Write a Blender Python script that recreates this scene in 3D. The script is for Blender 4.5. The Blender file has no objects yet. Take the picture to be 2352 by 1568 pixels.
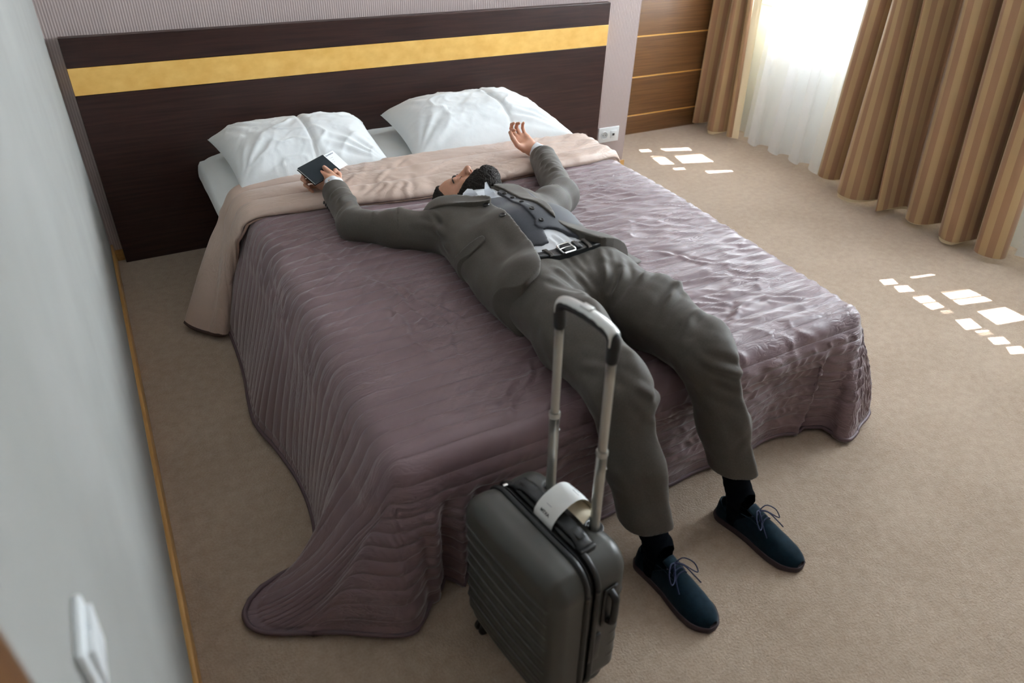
import bpy, bmesh, math, random
import numpy as np
from mathutils import Vector, Matrix

rng = np.random.default_rng(7)
random.seed(7)
SC = bpy.context.scene
COL = SC.collection

# ------------------------------------------------------------------ camera
cam_d = bpy.data.cameras.new('camera')
cam = bpy.data.objects.new('camera', cam_d)
COL.objects.link(cam)
YAW, PITCH, ROLL = -0.524139, 0.964977, 0.0406925
cam.matrix_world = (Matrix.Translation((0, 0, 1.7)) @ Matrix.Rotation(YAW, 4, 'Z')
                    @ Matrix.Rotation(PITCH, 4, 'X') @ Matrix.Rotation(ROLL, 4, 'Z'))
cam_d.sensor_width = 36.0
cam_d.lens = 1638.81 / 2352 * 36.0
cam_d.clip_start = 0.02
cam_d.dof.use_dof = True
cam_d.dof.focus_distance = 2.75
cam_d.dof.aperture_fstop = 2.6
SC.camera = cam

# ------------------------------------------------------------------ world, sun, exposure
world = bpy.data.worlds.new('sky')
SC.world = world
world.use_nodes = True
bg = world.node_tree.nodes['Background']
bg.inputs[0].default_value = (0.84, 0.93, 1.0, 1)
bg.inputs[1].default_value = 52.0
SUN_DIR = Vector((-0.5299, 0.127, -0.8480)).normalized()   # travelling into the room, 58 degrees high
sun_d = bpy.data.lights.new('sun', 'SUN')
sun_d.energy = 130.0
sun_d.angle = 0.003
sun_d.color = (1.0, 0.97, 0.92)
sun = bpy.data.objects.new('sun', sun_d)
COL.objects.link(sun)
sun.rotation_euler = SUN_DIR.to_track_quat('-Z', 'Y').to_euler()
sun.location = (7, 2, 6)
WIN = [(2.60, 3.98), (0.55, 1.80)]          # window openings along the right wall
WZ = (0.90, 2.42)
for i, (a, b) in enumerate(WIN):             # sampling portals that fill the window openings
    l = bpy.data.lights.new('window_portal', 'AREA')
    l.shape = 'RECTANGLE'; l.size = WZ[1] - WZ[0]; l.size_y = b - a
    l.cycles.is_portal = True
    o = bpy.data.objects.new('window_portal', l)
    COL.objects.link(o)
    o.location = (4.2, (a + b) / 2, sum(WZ) / 2)
    o.rotation_euler = Vector((-1, 0, 0)).to_track_quat('-Z', 'Y').to_euler()
    l.size, l.size_y = (b - a, WZ[1] - WZ[0])
SC.view_settings.view_transform = 'Standard'
SC.view_settings.look = 'None'
SC.view_settings.exposure = 0.50
SC.view_settings.gamma = 1.0
SC.view_settings.use_curve_mapping = False
try:
    SC.cycles.max_bounces = 12
    SC.cycles.diffuse_bounces = 6
    SC.cycles.transparent_max_bounces = 24
    SC.cycles.sample_clamp_indirect = 6.0
    SC.cycles.use_denoising = True
except Exception:
    pass

# ------------------------------------------------------------------ materials
def new_mat(name):
    m = bpy.data.materials.new(name)
    m.use_nodes = True
    nt = m.node_tree
    return m, nt, nt.nodes['Principled BSDF']

def N(nt, typ, **kw):
    n = nt.nodes.new(typ)
    for k, v in kw.items():
        if k.startswith('i_'):
            key = k[2:]
            n.inputs[int(key) if key.isdigit() else key].default_value = v
        else:
            setattr(n, k, v)
    return n

def mat(name, col, rough=0.6, col2=None, scale=30.0, stretch=(1, 1, 1), bump=0.0, bscale=None, bstretch=None,
        metal=0.0, spec=0.5, sheen=0.0, coat=0.0, coords='Object', detail=4.0, bdist=0.002, sss=0.0):
    m, nt, p = new_mat(name)
    L = nt.links
    p.inputs['Base Color'].default_value = (*col, 1)
    p.inputs['Roughness'].default_value = rough
    p.inputs['Metallic'].default_value = metal
    p.inputs['Specular IOR Level'].default_value = spec
    if sheen:
        p.inputs['Sheen Weight'].default_value = sheen
        p.inputs['Sheen Roughness'].default_value = 0.4
    if coat:
        p.inputs['Coat Weight'].default_value = coat
        p.inputs['Coat Roughness'].default_value = 0.12
    if sss:
        p.inputs['Subsurface Weight'].default_value = sss
        p.inputs['Subsurface Radius'].default_value = (0.012, 0.004, 0.002)
        p.inputs['Subsurface Scale'].default_value = 0.6
    if col2 is not None or bump:
        tc = N(nt, 'ShaderNodeTexCoord')
    if col2 is not None:
        mp = N(nt, 'ShaderNodeMapping'); mp.inputs['Scale'].default_value = stretch
        L.new(tc.outputs[coords], mp.inputs[0])
        nz = N(nt, 'ShaderNodeTexNoise'); nz.inputs['Scale'].default_value = scale; nz.inputs['Detail'].default_value = detail
        L.new(mp.outputs[0], nz.inputs['Vector'])
        cr = N(nt, 'ShaderNodeValToRGB')
        cr.color_ramp.elements[0].position = 0.32; cr.color_ramp.elements[0].color = (*col, 1)
        cr.color_ramp.elements[1].position = 0.68; cr.color_ramp.elements[1].color = (*col2, 1)
        L.new(nz.outputs['Fac'], cr.inputs[0]); L.new(cr.outputs[0], p.inputs['Base Color'])
    if bump:
        mp = N(nt, 'ShaderNodeMapping'); mp.inputs['Scale'].default_value = bstretch or stretch
        L.new(tc.outputs[coords], mp.inputs[0])
        nz = N(nt, 'ShaderNodeTexNoise'); nz.inputs['Scale'].default_value = bscale or scale; nz.inputs['Detail'].default_value = detail
        L.new(mp.outputs[0], nz.inputs['Vector'])
        b = N(nt, 'ShaderNodeBump'); b.inputs['Strength'].default_value = bump; b.inputs['Distance'].default_value = bdist
        L.new(nz.outputs['Fac'], b.inputs['Height']); L.new(b.outputs[0], p.inputs['Normal'])
    return m

def carpet_mat():
    m, nt, p = new_mat('carpet'); L = nt.links
    tc = N(nt, 'ShaderNodeTexCoord')
    n1 = N(nt, 'ShaderNodeTexNoise'); n1.inputs['Scale'].default_value = 2.2; n1.inputs['Detail'].default_value = 5
    n2 = N(nt, 'ShaderNodeTexNoise'); n2.inputs['Scale'].default_value = 150; n2.inputs['Detail'].default_value = 4
    n3 = N(nt, 'ShaderNodeTexNoise'); n3.inputs['Scale'].default_value = 32; n3.inputs['Detail'].default_value = 6
    for n in (n1, n2, n3): L.new(tc.outputs['Object'], n.inputs['Vector'])
    a = N(nt, 'ShaderNodeMath', operation='ADD'); L.new(n1.outputs[0], a.inputs[0]); L.new(n3.outputs[0], a.inputs[1])
    b = N(nt, 'ShaderNodeMath', operation='ADD'); L.new(a.outputs[0], b.inputs[0]); L.new(n2.outputs[0], b.inputs[1])
    d = N(nt, 'ShaderNodeMath', operation='DIVIDE'); L.new(b.outputs[0], d.inputs[0]); d.inputs[1].default_value = 3
    cr = N(nt, 'ShaderNodeValToRGB')
    cr.color_ramp.elements[0].position = 0.38; cr.color_ramp.elements[0].color = (0.325, 0.240, 0.175, 1)
    cr.color_ramp.elements[1].position = 0.60; cr.color_ramp.elements[1].color = (0.425, 0.330, 0.252, 1)
    L.new(d.outputs[0], cr.inputs[0]); L.new(cr.outputs[0], p.inputs['Base Color'])
    p.inputs['Roughness'].default_value = 0.95; p.inputs['Specular IOR Level'].default_value = 0.1
    p.inputs['Sheen Weight'].default_value = 0.25
    n4 = N(nt, 'ShaderNodeTexNoise'); n4.inputs['Scale'].default_value = 330; n4.inputs['Detail'].default_value = 3; L.new(tc.outputs['Object'], n4.inputs['Vector'])
    mx = N(nt, 'ShaderNodeMath', operation='MULTIPLY_ADD'); L.new(n4.outputs[0], mx.inputs[0]); mx.inputs[1].default_value = .6; L.new(n2.outputs[0], mx.inputs[2])
    bp = N(nt, 'ShaderNodeBump'); bp.inputs['Strength'].default_value = 0.7; bp.inputs['Distance'].default_value = 0.005
    L.new(mx.outputs[0], bp.inputs['Height']); L.new(bp.outputs[0], p.inputs['Normal'])
    return m

def stripe_mat(name, c1, c2, scale, axis=0, rough=0.7, bump=0.0, uv=False, sheen=0.0, lo=0.45, hi=0.55):
    m, nt, p = new_mat(name); L = nt.links
    tc = N(nt, 'ShaderNodeTexCoord')
    sx = N(nt, 'ShaderNodeSeparateXYZ'); L.new(tc.outputs['UV' if uv else 'Object'], sx.inputs[0])
    mu = N(nt, 'ShaderNodeMath', operation='MULTIPLY'); L.new(sx.outputs[axis], mu.inputs[0]); mu.inputs[1].default_value = scale * 2 * math.pi
    si = N(nt, 'ShaderNodeMath', operation='SINE'); L.new(mu.outputs[0], si.inputs[0])
    ma = N(nt, 'ShaderNodeMath', operation='MULTIPLY_ADD'); L.new(si.outputs[0], ma.inputs[0]); ma.inputs[1].default_value = 0.5; ma.inputs[2].default_value = 0.5
    cr = N(nt, 'ShaderNodeValToRGB')
    cr.color_ramp.elements[0].position = lo; cr.color_ramp.elements[0].color = (*c1, 1)
    cr.color_ramp.elements[1].position = hi; cr.color_ramp.elements[1].color = (*c2, 1)
    L.new(ma.outputs[0], cr.inputs[0])
    L.new(cr.outputs[0], p.inputs['Base Color'])
    p.inputs['Roughness'].default_value = rough; p.inputs['Specular IOR Level'].default_value = 0.25
    p.inputs['Sheen Weight'].default_value = sheen
    if bump:
        bp = N(nt, 'ShaderNodeBump'); bp.inputs['Strength'].default_value = bump; bp.inputs['Distance'].default_value = 0.002
        L.new(ma.outputs[0], bp.inputs['Height']); L.new(bp.outputs[0], p.inputs['Normal'])
    return m

def wood_mat(name, c1, c2, stretch, rough=0.3, scale=8.0, coat=0.0, spec=0.5):
    return mat(name, c1, rough, c2, scale=scale, stretch=stretch, detail=8, bump=0.05, bscale=scale * 3, bdist=0.001, coat=coat, spec=spec)

def sheer_mat():
    m, nt, p = new_mat('sheer_voile'); L = nt.links
    out = nt.nodes['Material Output']; nt.nodes.remove(p)
    tr = N(nt, 'ShaderNodeBsdfTransparent'); tr.inputs[0].default_value = (0.97, 0.97, 0.97, 1)
    tl = N(nt, 'ShaderNodeBsdfTranslucent'); tl.inputs[0].default_value = (0.95, 0.96, 0.97, 1)
    df = N(nt, 'ShaderNodeBsdfDiffuse'); df.inputs[0].default_value = (0.92, 0.94, 0.95, 1)
    m1 = N(nt, 'ShaderNodeMixShader'); m1.inputs[0].default_value = 0.55
    L.new(df.outputs[0], m1.inputs[1]); L.new(tl.outputs[0], m1.inputs[2])
    m2 = N(nt, 'ShaderNodeMixShader'); m2.inputs[0].default_value = 0.66
    L.new(tr.outputs[0], m2.inputs[1]); L.new(m1.outputs[0], m2.inputs[2])
    L.new(m2.outputs[0], out.inputs[0])
    return m

def glass_mat():
    m, nt, p = new_mat('window_glass'); L = nt.links
    out = nt.nodes['Material Output']; nt.nodes.remove(p)
    tr = N(nt, 'ShaderNodeBsdfTransparent'); gl = N(nt, 'ShaderNodeBsdfGlossy'); gl.inputs['Roughness'].default_value = 0.02
    m2 = N(nt, 'ShaderNodeMixShader'); m2.inputs[0].default_value = 0.06
    L.new(tr.outputs[0], m2.inputs[1]); L.new(gl.outputs[0], m2.inputs[2]); L.new(m2.outputs[0], out.inputs[0])
    return m

M = {}
M['carpet'] = carpet_mat()
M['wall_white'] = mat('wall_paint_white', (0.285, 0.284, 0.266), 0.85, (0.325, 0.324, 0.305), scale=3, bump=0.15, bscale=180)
M['wall_brown'] = mat('beige_closet_front', (0.36, 0.31, 0.27), 0.5)
M['wall_bright'] = mat('window_wall_paint', (0.84, 0.87, 0.89), 0.85)
M['ceiling'] = mat('ceiling_paint', (0.86, 0.86, 0.85), 0.9)
M['wallpaper'] = stripe_mat('ribbed_wallpaper', (0.40, 0.325, 0.31), (0.50, 0.415, 0.395), 95, 0, 0.75, 0.35, lo=0.3, hi=0.7)
M['wenge'] = wood_mat('dark_wenge_wood', (0.020, 0.0082, 0.0070), (0.044, 0.0185, 0.0150), (0.6, 8, 14), 0.36, 6, spec=0.38)
M['maple'] = wood_mat('burl_maple_veneer', (0.80, 0.455, 0.110), (0.92, 0.58, 0.175), (2, 1, 3), 0.3, 7)
M['walnut'] = wood_mat('walnut_panel', (0.085, 0.037, 0.013), (0.150, 0.072, 0.026), (0.7, 4, 26), 0.32, 5)
M['gold_strip'] = mat('golden_inlay', (0.75, 0.42, 0.11), 0.35)
M['oak'] = wood_mat('golden_oak', (0.42, 0.22, 0.06), (0.55, 0.31, 0.10), (8, 0.7, 8), 0.4)
M['door'] = wood_mat('brown_door_wood', (0.10, 0.042, 0.015), (0.15, 0.07, 0.025), (8, 8, 0.7), 0.4)
M['black'] = mat('black_plastic', (0.012, 0.012, 0.013), 0.4)
M['white_plastic'] = mat('white_plastic', (0.80, 0.83, 0.84), 0.35)
M['grey_plastic'] = mat('grey_plastic', (0.30, 0.31, 0.32), 0.4)
M['drape'] = stripe_mat('striped_drape_fabric', (0.27, 0.155, 0.085), (0.37, 0.255, 0.130), 1 / 0.072, 0, 0.5, 0.0, uv=True, sheen=0.2)
M['lining'] = mat('cream_lining', (0.72, 0.62, 0.42), 0.7)
M['sheer'] = sheer_mat()
M['glass'] = glass_mat()
M['frame_white'] = mat('white_window_frame', (0.8, 0.8, 0.8), 0.4)
M['linen'] = mat('white_cotton', (0.80, 0.83, 0.84), 0.8, bump=0.25, scale=14, bdist=0.008, coords='Object', detail=5)
M['linen2'] = mat('white_sheet', (0.76, 0.79, 0.79), 0.85, bump=0.2, scale=9, bdist=0.008)
def satin_mat(name, c1, c2, rough, ch, spec, sheen, rip=0.55, rs=(11, 38, 1)):
    m, nt, p = new_mat(name); L = nt.links
    tc = N(nt, 'ShaderNodeTexCoord')
    nz = N(nt, 'ShaderNodeTexNoise'); nz.inputs['Scale'].default_value = 5; L.new(tc.outputs['UV'], nz.inputs['Vector'])
    cr = N(nt, 'ShaderNodeValToRGB')
    cr.color_ramp.elements[0].position = .35; cr.color_ramp.elements[0].color = (*c1, 1)
    cr.color_ramp.elements[1].position = .65; cr.color_ramp.elements[1].color = (*c2, 1)
    L.new(nz.outputs[0], cr.inputs[0]); L.new(cr.outputs[0], p.inputs['Base Color'])
    p.inputs['Roughness'].default_value = rough; p.inputs['Specular IOR Level'].default_value = spec
    p.inputs['Sheen Weight'].default_value = sheen; p.inputs['Sheen Roughness'].default_value = 0.35
    hs = []
    for ang, seed in ((-.42, 0.0), (.55, 7.3)):
        mp = N(nt, 'ShaderNodeMapping'); mp.inputs['Rotation'].default_value = (0, 0, -ang); mp.inputs['Scale'].default_value = rs; mp.inputs['Location'].default_value = (seed, seed, 0)
        L.new(tc.outputs['UV'], mp.inputs[0])
        t = N(nt, 'ShaderNodeTexNoise'); t.inputs['Scale'].default_value = 1.0; t.inputs['Detail'].default_value = 2.5; t.inputs['Distortion'].default_value = .6
        L.new(mp.outputs[0], t.inputs['Vector'])
        a = N(nt, 'ShaderNodeMath', operation='SUBTRACT'); L.new(t.outputs[0], a.inputs[0]); a.inputs[1].default_value = .5
        b = N(nt, 'ShaderNodeMath', operation='ABSOLUTE'); L.new(a.outputs[0], b.inputs[0])
        c = N(nt, 'ShaderNodeMath', operation='POWER'); L.new(b.outputs[0], c.inputs[0]); c.inputs[1].default_value = .7
        hs.append(c)
    md = N(nt, 'ShaderNodeMath', operation='MINIMUM'); L.new(hs[0].outputs[0], md.inputs[0]); L.new(hs[1].outputs[0], md.inputs[1])
    msk = N(nt, 'ShaderNodeTexNoise'); msk.inputs['Scale'].default_value = 3.2; msk.inputs['Detail'].default_value = 1; L.new(tc.outputs['UV'], msk.inputs['Vector'])
    mr = N(nt, 'ShaderNodeMapRange'); L.new(msk.outputs[0], mr.inputs[0]); mr.inputs[1].default_value = .38; mr.inputs[2].default_value = .62
    mm = N(nt, 'ShaderNodeMath', operation='MULTIPLY'); L.new(md.outputs[0], mm.inputs[0]); L.new(mr.outputs[0], mm.inputs[1])
    sx = N(nt, 'ShaderNodeSeparateXYZ'); L.new(tc.outputs['UV'], sx.inputs[0])
    f = N(nt, 'ShaderNodeMath', operation='MULTIPLY'); L.new(sx.outputs[1], f.inputs[0]); f.inputs[1].default_value = math.pi / ch
    g = N(nt, 'ShaderNodeMath', operation='SINE'); L.new(f.outputs[0], g.inputs[0])
    h = N(nt, 'ShaderNodeMath', operation='ABSOLUTE'); L.new(g.outputs[0], h.inputs[0])
    k = N(nt, 'ShaderNodeMath', operation='POWER'); L.new(h.outputs[0], k.inputs[0]); k.inputs[1].default_value = .22
    tot = N(nt, 'ShaderNodeMath', operation='MULTIPLY_ADD'); L.new(mm.outputs[0], tot.inputs[0]); tot.inputs[1].default_value = rip * 2.2; L.new(k.outputs[0], tot.inputs[2])
    bp = N(nt, 'ShaderNodeBump'); bp.inputs['Strength'].default_value = .55; bp.inputs['Distance'].default_value = .0075
    L.new(tot.outputs[0], bp.inputs['Height']); L.new(bp.outputs[0], p.inputs['Normal'])
    return m
M['quilt'] = satin_mat('plum_satin', (0.158, 0.098, 0.107), (0.182, 0.115, 0.125), 0.47, 0.0515, 0.60, 0.5, 0.85)
M['beige_satin'] = satin_mat('beige_satin', (0.50, 0.375, 0.31), (0.55, 0.42, 0.35), 0.45, 0.1, 0.5, 0.25, 0.9, (10, 24, 1))
M['piping_brown'] = mat('brown_piping', (0.06, 0.03, 0.022), 0.6)
M['piping_plum'] = mat('plum_piping', (0.10, 0.06, 0.068), 0.5)

# ------------------------------------------------------------------ object helpers
def link(o, parent=None):
    COL.objects.link(o)
    if parent is not None: o.parent = parent
    return o

def tag(o, label=None, cat=None, group=None, kind=None):
    if label: o['label'] = label
    if cat: o['category'] = cat
    if group: o['group'] = group
    if kind: o['kind'] = kind
    return o

def thing(name, label, cat, loc=(0, 0, 0), group=None):
    o = bpy.data.objects.new(name, None)
    o.empty_display_size = 0.1
    COL.objects.link(o)
    o.location = loc
    return tag(o, label, cat, group)

def mesh_obj(name, V, F, m, parent=None, smooth=True, uv=None, mats=None, fmat=None):
    me = bpy.data.meshes.new(name)
    V = np.asarray(V, np.float32)
    if isinstance(F, np.ndarray):
        n, k = F.shape
        me.vertices.add(len(V)); me.vertices.foreach_set('co', V.ravel())
        me.loops.add(n * k); me.loops.foreach_set('vertex_index', F.ravel().astype(np.int32))
        me.polygons.add(n); me.polygons.foreach_set('loop_start', np.arange(0, n * k, k, dtype=np.int32))
        me.update(calc_edges=True)
    else:
        me.from_pydata([tuple(v) for v in V], [], [tuple(f) for f in F])
    for mm in (mats or [m]): me.materials.append(mm)
    if fmat is not None: me.polygons.foreach_set('material_index', np.asarray(fmat, np.int32))
    if smooth: me.polygons.foreach_set('use_smooth', np.ones(len(me.polygons), bool))
    if uv is not None:
        l = me.uv_layers.new(name='UVMap')
        vi = np.zeros(len(me.loops), np.int32); me.loops.foreach_get('vertex_index', vi)
        l.data.foreach_set('uv', np.asarray(uv, np.float32)[vi].ravel())
    me.validate(); me.update()
    o = bpy.data.objects.new(name, me)
    link(o)
    if parent is not None:
        o.parent = parent
        bpy_parent_inverse(o, parent)
    return o

def world_of(o):
    m = o.matrix_basis.copy()
    while o.parent is not None:
        m = o.parent.matrix_basis @ m
        o = o.parent
    return m

def bpy_parent_inverse(o, parent):
    # mesh data was written in world coordinates: bring it into the parent's frame
    w = world_of(parent).inverted()
    o.data.transform(w)

def bm_obj(name, bm, m, parent=None, smooth=False, angle=None):
    me = bpy.data.meshes.new(name)
    bmesh.ops.recalc_face_normals(bm, faces=bm.faces[:])
    bm.to_mesh(me); bm.free()
    me.materials.append(m)
    if smooth or angle:
        me.polygons.foreach_set('use_smooth', np.ones(len(me.polygons), bool))
        if angle:
            me.set_sharp_from_angle(angle=math.radians(angle))
    o = bpy.data.objects.new(name, me)
    link(o)
    if parent is not None:
        o.parent = parent
        bpy_parent_inverse(o, parent)
    return o

def add_box(bm, lo, hi, bevel=0.0, seg=2, rot=None, pivot=None):
    r = bmesh.ops.create_cube(bm, size=1.0)
    vs = r['verts']
    for v in vs:
        v.co = Vector([(lo[i] + hi[i]) / 2 + v.co[i] * (hi[i] - lo[i]) for i in range(3)])
    if bevel:
        es = list({e for v in vs for e in v.link_edges})
        g = bmesh.ops.bevel(bm, geom=es, offset=bevel, segments=seg, profile=0.5, affect='EDGES')
        vs = list({v for f in g['faces'] for v in f.verts} | {v for v in vs if v.is_valid})
    if rot is not None:
        pv = Vector(pivot)
        for v in vs: v.co = pv + rot @ (v.co - pv)
    return vs

def box(name, lo, hi, m, parent=None, bevel=0.0, seg=2):
    bm = bmesh.new()
    add_box(bm, lo, hi, bevel, seg)
    return bm_obj(name, bm, m, parent, angle=40 if bevel else None)

def grid_faces(n, m, closed_u=False, closed_v=False):
    i = np.arange(n if closed_u else n - 1); j = np.arange(m if closed_v else m - 1)
    I, J = np.meshgrid(i, j, indexing='ij')
    I2 = (I + 1) % n; J2 = (J + 1) % m
    return np.stack([I * m + J, I2 * m + J, I2 * m + J2, I * m + J2], -1).reshape(-1, 4)

def grid_obj(name, P, m, parent=None, uv=None, smooth=True, closed_u=False, closed_v=False):
    n, k = P.shape[:2]
    return mesh_obj(name, P.reshape(-1, 3), grid_faces(n, k, closed_u, closed_v), m, parent, smooth,
                    None if uv is None else uv.reshape(-1, 2))

def tube_geo(path, r, k=10, cap=True):
    path = np.asarray(path, float); n = len(path)
    r = np.full(n, r) if np.isscalar(r) else np.asarray(r, float)
    T = np.gradient(path, axis=0); T /= np.linalg.norm(T, axis=1, keepdims=True) + 1e-12
    u = np.cross(T[0], [0, 0, 1.0])
    if np.linalg.norm(u) < 1e-3: u = np.cross(T[0], [0, 1.0, 0])
    V = []
    for i in range(n):
        u = u - T[i] * (u @ T[i]); u /= np.linalg.norm(u) + 1e-12
        w = np.cross(T[i], u)
        a = np.arange(k) / k * 2 * np.pi
        V.append(path[i] + r[i] * (np.cos(a)[:, None] * u + np.sin(a)[:, None] * w))
    V = np.concatenate(V)
    F = [tuple(f) for f in grid_faces(n, k, False, True)]
    if cap:
        F.append(tuple(range(k))[::-1]); F.append(tuple(range((n - 1) * k, n * k)))
    return V, F

def tube(name, path, r, m, parent=None, k=10, smooth=True):
    V, F = tube_geo(path, r, k)
    return mesh_obj(name, V, F, m, parent, smooth)

def tubes(name, paths, r, m, parent=None, k=8):
    VV, FF, n = [], [], 0
    for p in paths:
        V, F = tube_geo(p, r, k)
        VV.append(V); FF += [tuple(i + n for i in f) for f in F]; n += len(V)
    return mesh_obj(name, np.concatenate(VV), FF, m, parent, True)

def spline(pts, n, closed=False):
    """Catmull-Rom through pts, n samples."""
    p = np.asarray(pts, float); k = len(p)
    t = np.linspace(0, k if closed else k - 1, n, endpoint=not closed)
    i = np.clip(np.floor(t).astype(int), 0, (k if closed else k - 1) - 1); f = (t - i)[:, None]
    if closed: g = lambda j: p[j % k]
    else: g = lambda j: p[np.clip(j, 0, k - 1)]
    a, b, c, d = g(i - 1), g(i), g(i + 1), g(i + 2)
    return 0.5 * (2 * b + (c - a) * f + (2 * a - 5 * b + 4 * c - d) * f ** 2 + (3 * b - a - 3 * c + d) * f ** 3)

def sstep(x, a, b):
    t = np.clip((x - a) / (b - a), 0, 1)
    return t * t * (3 - 2 * t)

_lat = rng.random((257, 257))
def vnoise(x, y, seed=0):
    x = np.asarray(x, float) + seed * 37.17; y = np.asarray(y, float) + seed * 91.7
    xi = np.floor(x).astype(int); yi = np.floor(y).astype(int)
    fx = x - xi; fy = y - yi
    fx = fx * fx * (3 - 2 * fx); fy = fy * fy * (3 - 2 * fy)
    g = lambda a, b: _lat[a % 257, b % 257]
    return ((g(xi, yi) * (1 - fx) + g(xi + 1, yi) * fx) * (1 - fy) + (g(xi, yi + 1) * (1 - fx) + g(xi + 1, yi + 1) * fx) * fy) * 2 - 1

def fbm(x, y, o=3, seed=0):
    s, a = 0, 1
    for k in range(o):
        s = s + a * vnoise(x * 2 ** k, y * 2 ** k, seed + k); a *= 0.5
    return s

def grid_normals(P):
    du = np.gradient(P, axis=0); dv = np.gradient(P, axis=1)
    n = np.cross(du, dv)
    return n / (np.linalg.norm(n, axis=-1, keepdims=True) + 1e-12)

# ================================================================== ROOM SHELL
XL, XR, YB, YF, ZC = -0.165, 4.12, 3.56, -1.6, 2.7
def struct(o, label=None):
    o['kind'] = 'structure'
    if label: o['label'] = label
    return o

struct(box('floor', (XL - .1, YF - .1, -0.1), (XR + .3, 4.2, 0.0), M['carpet']), 'beige cut-pile carpet covering the bedroom floor')
struct(box('ceiling', (XL - .1, YF - .1, ZC), (XR + .3, 4.2, ZC + .1), M['ceiling']))
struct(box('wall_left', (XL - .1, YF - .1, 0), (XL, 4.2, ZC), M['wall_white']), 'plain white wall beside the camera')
struct(box('wall_back', (XL, YB, 0), (2.826, 4.2, ZC), M['wallpaper']), 'pinkish grey ribbed wallpaper wall behind the headboard')
struct(box('wall_front', (XL, YF - .1, 0), (XR + .3, YF, ZC), M['wall_brown']))
# far recess wall lined with walnut panels divided by golden strips
wf = struct(box('wall_far', (2.826, 4.105, 0), (XR + .3, 4.2, ZC), M['walnut']), 'recessed wall lined with brown wood panels and thin golden strips')
zs = [0.0] + [0.1365 + 0.2685 * k for k in range(10)]
for k in range(len(zs) - 1):
    z0, z1 = zs[k] + (0.0045 if k else 0.0), min(zs[k + 1] - 0.0045, ZC)
    box('wood_panel', (2.828, 4.08, z0), (XR, 4.107, z1), M['walnut'], wf, 0.0015, 1)
    if zs[k + 1] < ZC - 0.02:
        box('inlay_strip', (2.828, 4.084, zs[k + 1] - 0.0045), (XR, 4.107, zs[k + 1] + 0.0045), M['gold_strip'], wf)
# window wall: masonry with two openings
bm = bmesh.new()
ys = [YF, WIN[1][0], WIN[1][1], WIN[0][0], WIN[0][1], 4.2]
for k in range(5):
    a, b = ys[k], ys[k + 1]
    if k in (1, 3):
        add_box(bm, (XR, a, 0), (XR + .3, b, WZ[0])); add_box(bm, (XR, a, WZ[1]), (XR + .3, b, ZC))
    else:
        add_box(bm, (XR, a, 0), (XR + .3, b, ZC))
struct(bm_obj('wall_right', bm, M['wall_bright']), 'window wall hidden behind the curtains')
for i, (a, b) in enumerate(WIN):
    fr = bmesh.new()
    x0, x1 = XR + .12, XR + .18
    w = 0.055
    add_box(fr, (x0, a, WZ[0]), (x1, a + w, WZ[1])); add_box(fr, (x0, b - w, WZ[0]), (x1, b, WZ[1]))
    add_box(fr, (x0, a + w, WZ[0]), (x1, b - w, WZ[0] + w)); add_box(fr, (x0, a + w, WZ[1] - w), (x1, b - w, WZ[1]))
    nm = 0
    for q in range(1, nm + 1):
        yc = a + (b - a) * q / (nm + 1)
        add_box(fr, (x0, yc - .03, WZ[0] + w), (x1, yc + .03, WZ[1] - w))
    fo = struct(bm_obj('window_%d' % (i + 1), fr, M['frame_white']), 'white framed window behind the sheer curtain, %s' % ('near the far corner' if i == 0 else 'nearer the camera'))
    for q in range(nm + 1):
        ya, yb_ = a + (b - a) * q / (nm + 1), a + (b - a) * (q + 1) / (nm + 1)
        box('pane', (XR + .147, ya + .03, WZ[0] + w), (XR + .151, yb_ - .03, WZ[1] - w), M['glass'], fo)
    box('window_sill', (XR - .02, a, WZ[0] - .03), (XR + .12, b, WZ[0] + 0.004), M['frame_white'], fo, 0.006)
# baseboards
struct(box('baseboard_left', (XL, 0.41, 0), (XL + .012, YB, 0.085), M['oak'], None, 0.003), 'narrow golden wood baseboard along the white wall')
struct(box('baseboard_back', (XL + .012, YB - .012, 0), (2.838, YB, 0.055), M['oak'], None, 0.003), 'narrow golden wood baseboard under the ribbed wallpaper')
# door frame at the very left, by the camera
df = struct(box('door_1', (XL, -0.42, 0), (XL + .006, 0.325, 2.08), M['door']), 'brown door at the near end of the white wall')
box('door_casing', (XL, 0.325, 0), (XL + .014, 0.405, 2.16), M['door'], df, 0.003)
box('casing_edge', (XL, 0.4052, 0), (XL + .010, 0.409, 2.16), M['black'], df)

# unseen screen added outside the windows; its holes shape the sun on the carpet
from mathutils.geometry import delaunay_2d_cdt
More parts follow.
